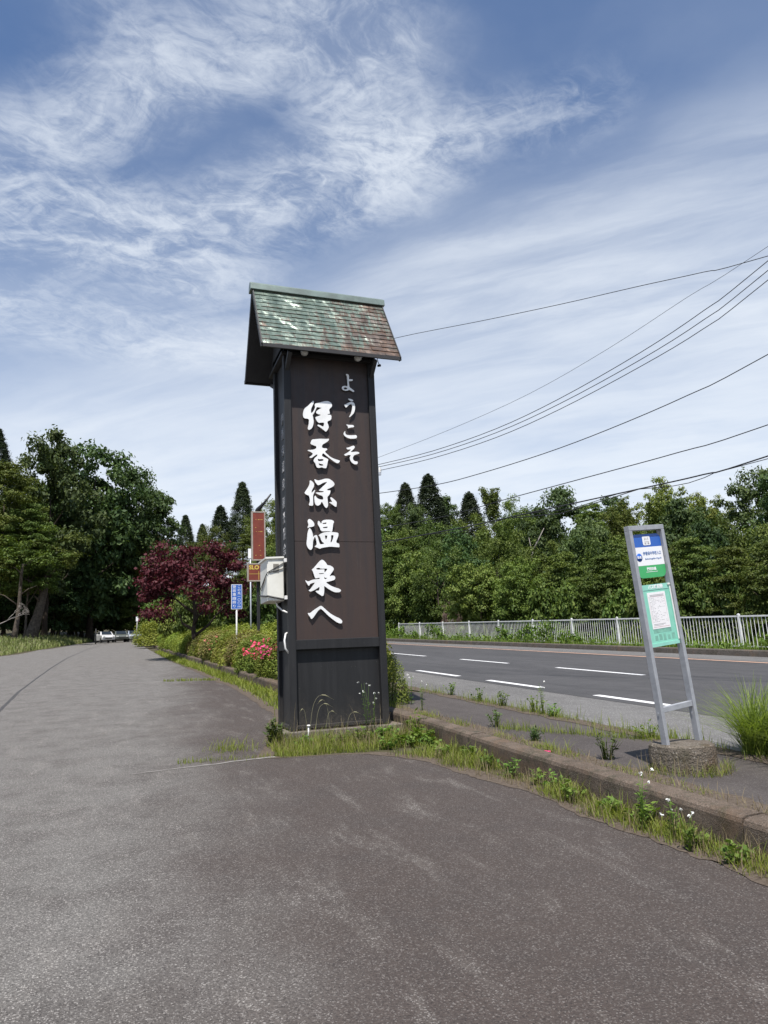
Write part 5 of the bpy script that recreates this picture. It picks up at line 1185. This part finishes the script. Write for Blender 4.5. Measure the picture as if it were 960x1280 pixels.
# ================================================================== PLANTER HEDGE
bA = [bush_mesh(30 + i, .85, 1.3, 5600, .075) for i in range(3)] + [bush_mesh(36, .85, 1.3, 5600, .075, 'azalea_rust')]
bS = stems_mesh(40, .7, 1.2)
def hedge(px_y, dx, r, h, mesh, label, group='azaleas of the planter'):
    x = xk(px_y) + dx; z = gy(px_y) + RS - .02
    o = empty('azalea_bush', (x, px_y, z), random.uniform(0, 6.28), label=label, cat='shrub', group=group); o.scale = (r / .85, r / .85, h / 1.3)
    link('stems', bS, o); link('foliage', mesh, o); return o
y = 14.0; i = 0
lab_g = 'rounded green azalea in the hedge row along the planter kerb'; lab_b = 'azalea in the back row of the planter hedge'
while y < 68:
    r = .74 + .012 * (y - 13); hgt = 1.24 + .1 * random.uniform(-1, 1); rusty = 22 < y < 40 and i % 2 == 0
    if not (19.9 < y < 22.4 or 30.0 < y < 31.6):
        hedge(y, .92 * r + .16, r, hgt * .86, bA[3] if rusty else bA[i % 3], 'azalea with rusty fading blossom in the hedge row' if rusty else lab_g)
    if y > 15.5: hedge(y + .4, .92 * r + 1.1, r * 1.1, hgt * .97, bA[(i + 1) % 3], lab_b)
    y += r * 1.12; i += 1
e_ = hedge(70, .7, 2.2, 2.3, bA[0], 'larger dark green bush at the far end of the azalea hedge', None)
e_ = hedge(63, .5, 1.9, 1.9, bA[1], 'bushy green shrub at the far bend of the planter', None)
hedge(11.55, .50, .30, .72, bA[0], 'small dark bush right behind the sign tower beside the pavement', None)
def flowers(seed, n, spread, size, mat, name='blossom'):
    g = np.random.default_rng(seed); C = np.stack([g.uniform(-1, 1, n) * spread[0], g.uniform(-1, 1, n) * spread[1], g.uniform(-1, 1, n) * spread[2]], 1)
    C = C[(np.abs(C / np.array(spread)) ** 2).sum(1) < 1.2]; P = np.repeat(C, 5, 0) + g.normal(size=(len(C) * 5, 3)) * size * .35
    N = unit(g.normal(size=P.shape) * .6 + np.array([-.3, -.8, .6])); return np_mesh(name, *leaves(P, N, size, .8), M[mat])
bush_p = hedge(21.0, .68, .72, .98, bA[2], 'azalea covered in bright pink blossom beside the sign tower', None)
bush_p.rotation_euler = (0, 0, 0); bush_p.scale = (.85, .85, .75)
bl = link('blossom', flowers(5, 230, (.85, .38, .46), .062, 'pink'), bush_p); bl.location = (-.08, -.58, .86)
b2 = hedge(22.2, .60, .66, .95, bA[1], 'azalea with a few pink blossoms left of the bright pink one', None); b2.rotation_euler = (0, 0, 0)
bl = link('blossom', flowers(6, 26, (.6, .3, .36), .062, 'pink'), b2); bl.location = (-.2, -.5, .85)
b4 = hedge(19.4, .62, .66, .92, bA[0], 'pink-flowered azalea half hidden by the left edge of the sign tower', None); b4.rotation_euler = (0, 0, 0)
bl = link('blossom', flowers(8, 120, (.7, .34, .4), .062, 'pink'), b4); bl.location = (-.15, -.5, .88)
b3 = hedge(30.8, .75, .9, 1.08, bA[3], 'azalea with faded orange blossom in the middle of the hedge', None); b3.rotation_euler = (0, 0, 0)
bl = link('blossom', flowers(7, 46, (.42, .3, .40), .07, 'orange_fl'), b3); bl.location = (-.25, -.62, .8)
# far bushes closing the view of the bend
# ================================================================== GRASS AND WEEDS
def scatter(n, fx): return np.array([fx() for _ in range(n)])
def ground_pts(xs, ys, dz): return np.stack([xs, ys, np.array([gy(q) for q in ys]) + dz], 1)
G_ = []; Gd = []
# foot of the near kerb
n = 11000; ys_ = rng.uniform(2.6, 8.3, n); e0 = np.array([lot_edge(q) for q in ys_]); k0 = np.array([xk(q) for q in ys_])
dens = np.array([mnoise.noise(Vector((q * 1.7, 3.1, 0))) for q in ys_]); t_ = rng.beta(1.6, 1.3, n); keep = dens + rng.uniform(-.25, .25, n) > -.10 + .25 * (t_ < .3)
P = ground_pts(e0 - .02 + (k0 - e0 + .01) * t_, ys_, -.012)[keep]; hh = (rng.gamma(4, .019, n) * np.clip(.8 + 1.9 * dens, .3, 2.4))[keep]
G_.append(blades(P, np.clip(hh, .025, .30), .0052, .7, .8))
n = 1100; ys_ = rng.uniform(2.6, 8.3, n); e0 = np.array([lot_edge(q) for q in ys_]); Gd.append(blades(ground_pts(e0 + rng.uniform(.0, .3, n), ys_, -.01), rng.uniform(.05, .22, n), .004))
# patch before the plinth
n = 6500; xs_ = rng.uniform(1.75, 3.85, n); ys_ = rng.uniform(8.6, 9.72, n); lim = np.array([lot_edge(q) for q in ys_]); ok = (ys_ > 8.66 + .14 * np.array([wob(q, 3, 4) for q in xs_])) & (xs_ < lim + 9) & ((ys_ > 8.75) | (xs_ > lim)); ok &= ~((xs_ < lim) )
P = ground_pts(xs_, ys_, -.02)[ok]; G_.append(blades(P, np.clip(rng.gamma(3, .036, len(P)) * np.array([1 + 1.1 * mnoise.noise(Vector((a * 2.3, b * 2.3, 2))) for a, b in P[:, :2]]), .03, .34), .0052, .7, .8))
n = 1100; xs_ = rng.uniform(1.8, 3.8, n); ys_ = rng.uniform(8.75, 9.72, n); Gd.append(blades(ground_pts(xs_, ys_, -.02), rng.gamma(4, .05, n), .004, .5))
# strip along the planter kerb on the left of the tower
n = 9000; ys_ = 10.4 + 42 * rng.uniform(0, 1, n) ** 1.6; e0 = np.array([lot_edge(q) for q in ys_]); k0 = np.array([xk(q) for q in ys_])
P = ground_pts(e0 + .10 + (k0 - e0 - .11) * rng.uniform(0, 1, n) ** .8, ys_, -.02); G_.append(blades(P, rng.gamma(3, .034, n), .0070 + .0004 * ys_, .8, .8))
# back of the near kerb, edge of the pavement, crack across the pavement
n = 4200; ys_ = rng.uniform(3.4, 12.5, n); k0 = np.array([xk(q) for q in ys_]); dens = np.array([mnoise.noise(Vector((q * 1.3, 8.1, 0))) for q in ys_]); keep = dens + rng.uniform(-.3, .3, n) > -.08
P = ground_pts(k0 + .20 + .24 * rng.beta(1.4, 2, n), ys_, RS - .02)[keep]; G_.append(blades(P, np.clip(rng.gamma(3, .022, n) * np.clip(.7 + 1.6 * dens, .3, 2), .02, .22)[keep], .005, .8, .8))
n = 900; ys_ = rng.uniform(3.4, 12.5, n); Gd.append(blades(ground_pts(np.array([xk(q) for q in ys_]) + rng.uniform(.18, .42, n), ys_, RS - .01), rng.uniform(.03, .13, n), .0035, .8))
n = 3400; ys_ = rng.uniform(4.6, 13.5, n); dens = np.array([mnoise.noise(Vector((q * 1.1, 5.5, 0))) for q in ys_]); keep = dens + rng.uniform(-.4, .4, n) > -.1
P = ground_pts(5.57 + .08 * rng.normal(size=n), ys_, RS - .01)[keep]; G_.append(blades(P, np.clip(rng.gamma(3, .030, n), .03, .22)[keep], .006))
n = 900; t_ = rng.uniform(0, 1, n); P = ground_pts(4.40 + 1.1 * t_ + .05 * rng.normal(size=n), 8.2 - 1.75 * t_ + .07 * rng.normal(size=n), RS - .01); G_.append(blades(P, np.clip(rng.gamma(3, .026, n), .02, .18), .0055))
# around the bus stop block, at the joint far left, thin wisps near the plinth corner
a_ = rng.uniform(math.pi * .9, math.pi * 1.9, 260); G_.append(blades(ground_pts(4.665 + np.cos(a_) * rng.uniform(.31, .42, 260), 5.32 + np.sin(a_) * rng.uniform(.31, .42, 260), RS - .01), rng.uniform(.03, .13, 260), .0045, .8))
a_ = rng.uniform(math.pi * .95, math.pi * 1.7, 120); Gd.append(blades(ground_pts(4.665 + np.cos(a_) * rng.uniform(.31, .45, 120), 5.32 + np.sin(a_) * rng.uniform(.31, .45, 120), RS - .01), rng.uniform(.06, .22, 120), .0032))
xs_ = rng.uniform(1.1, 2.6, 300); G_.append(blades(ground_pts(xs_, 22.75 - .75 * (xs_ / 2.5) ** 2 + .06 * rng.normal(size=300), 0), rng.uniform(.03, .12, 300), .012))
n = 190; xs_ = rng.normal(1.32, .16, n); ys_ = rng.normal(9.55, .16, n) ; G_.append(blades(ground_pts(xs_, ys_, 0), rng.uniform(.03, .20, n), .0055, .9))
n = 260; xs_ = rng.uniform(.6, 1.75, n); G_.append(blades(ground_pts(xs_, 8.86 + .05 * rng.normal(size=n) + .1 * (1.6 - xs_), 0), rng.uniform(.02, .08, n), .005))
link('weedy_grass', np_mesh('weedy_grass', *join(G_), M['grass']), kind='stuff', label='green grass growing along the kerbs, the pavement and the plinth')
link('dry_grass', np_mesh('dry_grass', *join(Gd), M['grass_dry']), kind='stuff', label='pale dry grass stems among the kerb weeds')
# left verge of tall grass with pale heads
n = 15000; ys_ = 36 + 76 * rng.uniform(0, 1, n) ** 1.35; e0 = np.array([interp(LEFT, q) for q in ys_]); off = 7.0 * rng.uniform(0, 1, n) ** 1.3
P = np.stack([e0 - .05 - off, ys_, [terr(a, b) for a, b in zip(e0 - .05 - off, ys_)]], 1); hs = rng.gamma(6, .062, n)
link('verge_grass', np_mesh('verge_grass', *blades(P, hs, .035 + .0004 * ys_), M['grass_verge']), kind='stuff', label='tall pale grass on the left verge')
k_ = rng.choice(n, 2600, False); link('grass_heads', np_mesh('grass_heads', *leaves(P[k_] + np.array([0, 0, 1.0]) * (hs[k_] * .95)[:, None], unit(rng.normal(size=(2600, 3))), .13, .45), M['seed']), kind='stuff', label='pale seed heads over the left verge grass')
# growth along the railing
n = 9000; ys_ = rng.uniform(12, 56, n); P = np.stack([17.84 + rng.uniform(0, 1.7, n), ys_, [gy(q) + RS + .09 for q in ys_]], 1)
link('railing_grass', np_mesh('railing_grass', *blades(P, rng.gamma(4, .055, n), .020), M['grass']), kind='stuff', label='grass at the foot of the white railing')
n = 220; C = np.stack([FX + rng.normal(size=n) * .22, 12 + 42 * rng.uniform(0, 1, n) ** .9, np.zeros(n)], 1); vn = np.array([mnoise.noise(Vector((q * .55, 1.5, 0))) for q in C[:, 1]])
hmax = np.clip(.20 + 1.15 * vn + .16 * (C[:, 1] > 24), .10, 1.1); C[:, 2] = [fz(q) for q in C[:, 1]] + hmax * rng.uniform(.2, 1, n)
link('railing_vines', np_mesh('railing_vines', *cluster_leaves(C, rng.uniform(.14, .34, n), 44, .125, 1.0, .5, .7), M['weed']), kind='stuff', label='leafy vines climbing through the white railing')
# verge beyond the railing
n = 9000; ys_ = rng.uniform(12, 60, n); xs_ = rng.uniform(19.3, 25, n); P = np.stack([xs_, ys_, [terr(a, b) for a, b in zip(xs_, ys_)]], 1)
link('slope_weeds', np_mesh('slope_weeds', *blades(P, rng.gamma(4, .16, n), .05), M['grass']), kind='stuff', label='rank weeds on the slope behind the railing')

# --- single plants
def weed(x, y, z, R, H, n, size, mat, label, name='leafy_weed', cat='plant', group=None, asp=.45, stems=8):
    o = empty(name, (x, y, z), random.uniform(0, 6.28), label=label, cat=cat, group=group)
    g = np.random.default_rng(int(x * 991 + y * 77)); m = max(stems, 3); V = []; mb = MB()
    P = []; N = []
    for i in range(m):
        a = g.uniform(0, 6.283); q = g.uniform(.05, 1) ** .7 * R; h = H * g.uniform(.6, 1.0) * (1 - .35 * q / R)
        tip = np.array([math.cos(a) * q, math.sin(a) * q, h]); b = np.array([math.cos(a) * q * .25, math.sin(a) * q * .25, -.02]); c = b * .5 + tip * .5 + np.array([-math.cos(a) * q * .1, -math.sin(a) * q * .1, h * .1])
        mb.tube([Vector(b), Vector(c), Vector(tip)], [.004 + H * .004, .003 + H * .003, .0015], 5)
        for j in range(max(4, n // m)):
            t = g.uniform(.08, 1.0) ** .8; s = (1-t)**2 * b + 2*t*(1-t) * c + t*t * tip; an = g.uniform(0, 6.283); d = np.array([math.cos(an), math.sin(an), g.uniform(-.1, .5)])
            P.append(s + d * size * .45); N.append(np.array([-d[0] * .45, -d[1] * .45, 1.0]) + g.normal(size=3) * .25)
    link('stems', mb.mesh('stems', M['weed']), o)
    link('leaves', np_mesh('leaves', *leaves(np.array(P), unit(np.array(N)), size, asp), M[mat]), o); return o
q = at_dist(340, 925, 9.85); weed(1.90, 9.62, gy(9.62), .19, .42, 420, .062, 'weed_dark', 'bushy mugwort growing at the left corner of the plinth', stems=16, asp=.5)
weed(3.72, 11.15, gy(11.15) + RS, .30, .62, 380, .06, 'weed_dark', 'dark leafy bush pressed against the right side of the sign tower', 'shrub', 'shrub', stems=18)
lab = 'low broad-leaved weed in the grass at the foot of the kerb'
for x, y, R, H, n, s in ((3.62, 8.9, .22, .26, 130, .075), (3.40, 8.75, .20, .22, 110, .075), (3.25, 9.15, .22, .24, 120, .07), (2.95, 9.3, .20, .22, 110, .06), (3.75, 9.35, .18, .40, 110, .06), (3.55, 8.35, .18, .20, 90, .07), (3.1, 8.7, .16, .16, 70, .06), (2.6, 9.3, .18, .20, 90, .055), (2.2, 9.3, .16, .18, 70, .05), (3.68, 7.6, .14, .2, 60, .06), (3.66, 6.6, .14, .22, 70, .055), (3.70, 5.9, .13, .2, 60, .05), (3.64, 5.0, .14, .18, 60, .05), (3.60, 4.1, .12, .16, 60, .045), (3.66, 4.7, .13, .22, 60, .06), (3.6, 5.5, .15, .2, 70, .05), (3.68, 6.2, .12, .16, 50, .045), (3.62, 7.1, .16, .18, 70, .055), (3.5, 7.9, .15, .16, 60, .05), (3.62, 3.75, .12, .17, 60, .045)):
    weed(x, y, gy(y), R, H, n, s, 'weed', lab, group='low weeds by the kerb', stems=12, asp=.6)
lab = 'leafy weed on the grassy line between pavement and road shoulder'
for x, y, H in ((5.60, 10.2, .30), (5.62, 9.3, .34), (5.55, 8.75, .24), (5.58, 11.0, .26), (5.45, 6.7, .22), (5.62, 12.2, .3)):
    weed(x, y, gy(y) + RS, .16, H, 90, .05, 'weed', lab, group='weeds between pavement and shoulder', stems=9)
lab = 'dark thistle-like weed on the pavement edge behind the kerb'
for x, y, H in ((4.45, 8.35, .26), (4.32, 5.95, .34), (4.30, 7.2, .2)): weed(x, y, gy(y) + RS, .15, H, 110, .06, 'weed_dark', lab, group='weeds behind the kerb', asp=.3, stems=10)
def fleabane(x, y, z, H, label, nfl=5, group=None, size=.03):
    o = empty('flowering_weed', (x, y, z), random.uniform(0, 6.28), label=label, cat='wildflower', group=group); g = np.random.default_rng(int(x * 173 + y * 997)); mb = MB(); P = []; N = []; FP = []; FN = []
    for i in range(3):
        a = g.uniform(0, 6.283); l = g.uniform(.03, .16); h = H * g.uniform(.75, 1); tip = Vector((math.cos(a) * l * H, math.sin(a) * l * H, h)); mb.tube([(0, 0, -.02), tip * .5 + Vector((0, 0, .05 * H)), tip], [.0035, .003, .0015], 5)
        for j in range(12):
            t = g.uniform(.05, .85); an = g.uniform(0, 6.283); d = np.array([math.cos(an), math.sin(an), .4]); P.append(np.array(tip * t) + d * .025); N.append(np.array([-d[0] * .4, -d[1] * .4, 1.0]))
        for j in range(max(1, nfl // 3)):
            c = np.array(tip) + g.normal(size=3) * np.array([.035, .035, .02])
            for k in range(6): FP.append(c + g.normal(size=3) * size * .25); FN.append(g.normal(size=3) * .5 + np.array([-.2, -.4, .8]))
    link('stems', mb.mesh('stems', M['weed']), o); link('leaves', np_mesh('leaves', *leaves(np.array(P), unit(np.array(N)), .055, .25), M['weed']), o)
    link('blossom', np_mesh('blossom', *leaves(np.array(FP), unit(np.array(FN)), size, .7), M['petal']), o)
fleabane(3.56, 4.55, gy(4.55), .42, 'white-budded weed standing at the kerb foot near the bus stop', 5, None, .020)
fleabane(3.52, 4.05, gy(4.05), .26, 'white-flowered weed leaning on the kerb, the nearest of all', 4, None, .020)
fleabane(3.62, 4.30, gy(4.30), .28, 'short white-flowered weed between two taller ones at the kerb foot', 4, None, .020)
fleabane(3.22, 9.55, gy(9.55), .62, 'slender white-flowered weed against the black lower panel', 6, None, .026)
fleabane(3.12, 9.52, gy(9.52), .75, 'tallest wispy weed against the black lower panel', 4, None, .02)
for x, y, H in ((4.45, 11.2, .5), (4.30, 10.4, .42), (5.55, 9.0, .46)): fleabane(x, y, gy(y) + RS, H, 'white wildflower rising from the pavement edge', 4, 'wildflowers by the pavement', .022)
# arching dry grass stems before the black panel
mb = MB()
for x, y, h, l in ((2.34, 9.58, .62, .34), (2.42, 9.6, .50, .25), (2.62, 9.62, .55, -.18), (2.55, 9.56, .40, .16), (2.85, 9.6, .36, .22), (2.3, 9.6, .45, -.1)):
    P = [Vector((x + l * (q ** 2.2), y, gy(y) + h * math.sin(min(1.0, q * 1.02) * 2.0) / 0.93 * (1 - .12 * q))) for q in np.linspace(0, 1, 12)]
    mb.tube(P, [.0028 - .00014 * i for i in range(12)], 5)
    mb.tube([P[8], P[9], P[10]], [.006, .008, .004], 5)
mb.build('arching_grass', M['seed'], label='dry arching grass stems in front of the black lower panel', cat='grass stems')
# tall tuft at the right edge
n = 620; a_ = rng.uniform(0, 6.283, n); rr_ = .16 * rng.uniform(0, 1, n) ** .5
V_, F_ = blades(np.stack([np.cos(a_) * rr_, np.sin(a_) * rr_, 0 * a_ - .02], 1), rng.uniform(.55, 1.10, n), .0105, 1.0, .75)
M['tuft'] = leaf_mat('silver_grass_blades', [(0.100, 0.165, 0.034), (0.160, 0.240, 0.052), (0.230, 0.310, 0.085)], .4, 2)
tm = np_mesh('blades', V_, F_, M['tuft'])
for x, y, s, lab in ((5.74, 5.50, .80, 'big tuft of long arching grass beside the bus stop sign'), (6.05, 5.05, .85, 'tuft of long grass at the right edge behind the big tuft'), (5.65, 4.85, .6, 'smaller grass tuft cut by the right edge')):
    o = empty('grass_tuft', (x, y, gy(y) + RS), random.uniform(0, 6), label=lab, cat='grass tuft'); o.scale = (s, s, s); link('blades', tm, o)
# a fallen petal cluster on the kerb
p_ = Vector((4.03, 6.5, gy(6.5) + RS + .012)); g = np.random.default_rng(2)
link('fallen_blossom', np_mesh('fallen_blossom', *leaves(np.array(p_) + g.normal(size=(9, 3)) * np.array([.03, .02, .004]), unit(g.normal(size=(9, 3)) * .3 + np.array([0, 0, 1])), .05, .7), M['pink']), label='small pink blossom lying on the kerb top', cat='blossom')

# ================================================================== CARS AND POSTS FAR AHEAD
def car(px, D, paint, label, rz):
    p = at_dist(px, 800, D); z = gy(p.y); o = empty('parked_car', (p.x, p.y, z), rz, label=label, cat='car', group='cars parked at the end of the lane')
    prof = [(-2.1, .32), (-2.15, .62), (-2.0, .86), (-1.05, .98), (-.45, 1.42), (.85, 1.46), (1.65, 1.02), (2.05, .96), (2.12, .5), (2.05, .3)]
    mb = MB(); n = len(prof)
    for yy in (-.84, .84): pass
    W_ = [(.80 if z_ < 1.1 else .66) for _, z_ in prof]
    mb.add([(-w, x, z_) for (x, z_), w in zip(prof, W_)] + [(w, x, z_) for (x, z_), w in zip(prof, W_)], [tuple(range(n))[::-1], tuple(range(n, 2*n))] + [(i, (i+1) % n, (i+1) % n + n, i + n) for i in range(n)])
    b = mb.build('body', M[paint], o, bevel=.05)
    g = MB(); g.add([(-.62, -1.02, 1.0), (.62, -1.02, 1.0), (.56, -.50, 1.39), (-.56, -.50, 1.39)], [(0, 1, 2, 3)]); g.v = [(x, y - .03, z_ + .03) for x, y, z_ in g.v]
    g.build('windscreen', M['glass'], o)
    for sx in (-1, 1):
        s = MB(); s.add([(sx*.79, -.85, 1.02), (sx*.79, 1.4, 1.02), (sx*.69, .8, 1.40), (sx*.69, -.42, 1.38)], [(0, 1, 2, 3)]); s.build('side_window', M['glass'], o)
        for yy in (-1.3, 1.3):
            w = MB(); w.tube([(sx*.66, yy, .31), (sx*.83, yy, .31)], .31, 16); w.build('wheel', M['rubber'], o)
        h = MB().box(sx*.58 - .13, sx*.58 + .13, -2.20, -2.12, .62, .76); h.build('headlight', M['lampglass'], o)
    MB().box(-.42, .42, -2.19, -2.13, .44, .60).build('grille', M['rubber'], o)
car(131, 100, 'car_white', 'white car parked at the left end of the row', R_(14)); car(150, 101, 'car_dark', 'dark car parked in the middle of the row', R_(8)); car(166, 102, 'car_silver', 'silver car parked at the right end of the row', R_(8))
def post(px, py_t, D, r, mat, label, name='thin_post', board=None):
    p = at_dist(px, py_t, D); z = gy(p.y) if p.x < xk(p.y) else gy(p.y) + RS
    o = empty(name, (p.x, p.y, z), label=label, cat='post'); MB().tube([(0, 0, -.2), (0, 0, p.z - z)], r, 8).build('shaft', M[mat], o)
    if board:
        h = p.z - z; MB().box(-board[0], board[0], -r - .03, -r - .005, h - board[1], h).build('board', M['white'], o)
post(120, 786, 92, .07, 'black', 'dark bare post standing left of the parked cars')
post(171.5, 771, 92, .07, 'pole', 'dark post carrying a small white board right of the parked cars', 'sign_post', (.14, .55))
post(191, 776, 78, .085, 'pole', 'pale grey post at the far end of the hedge')
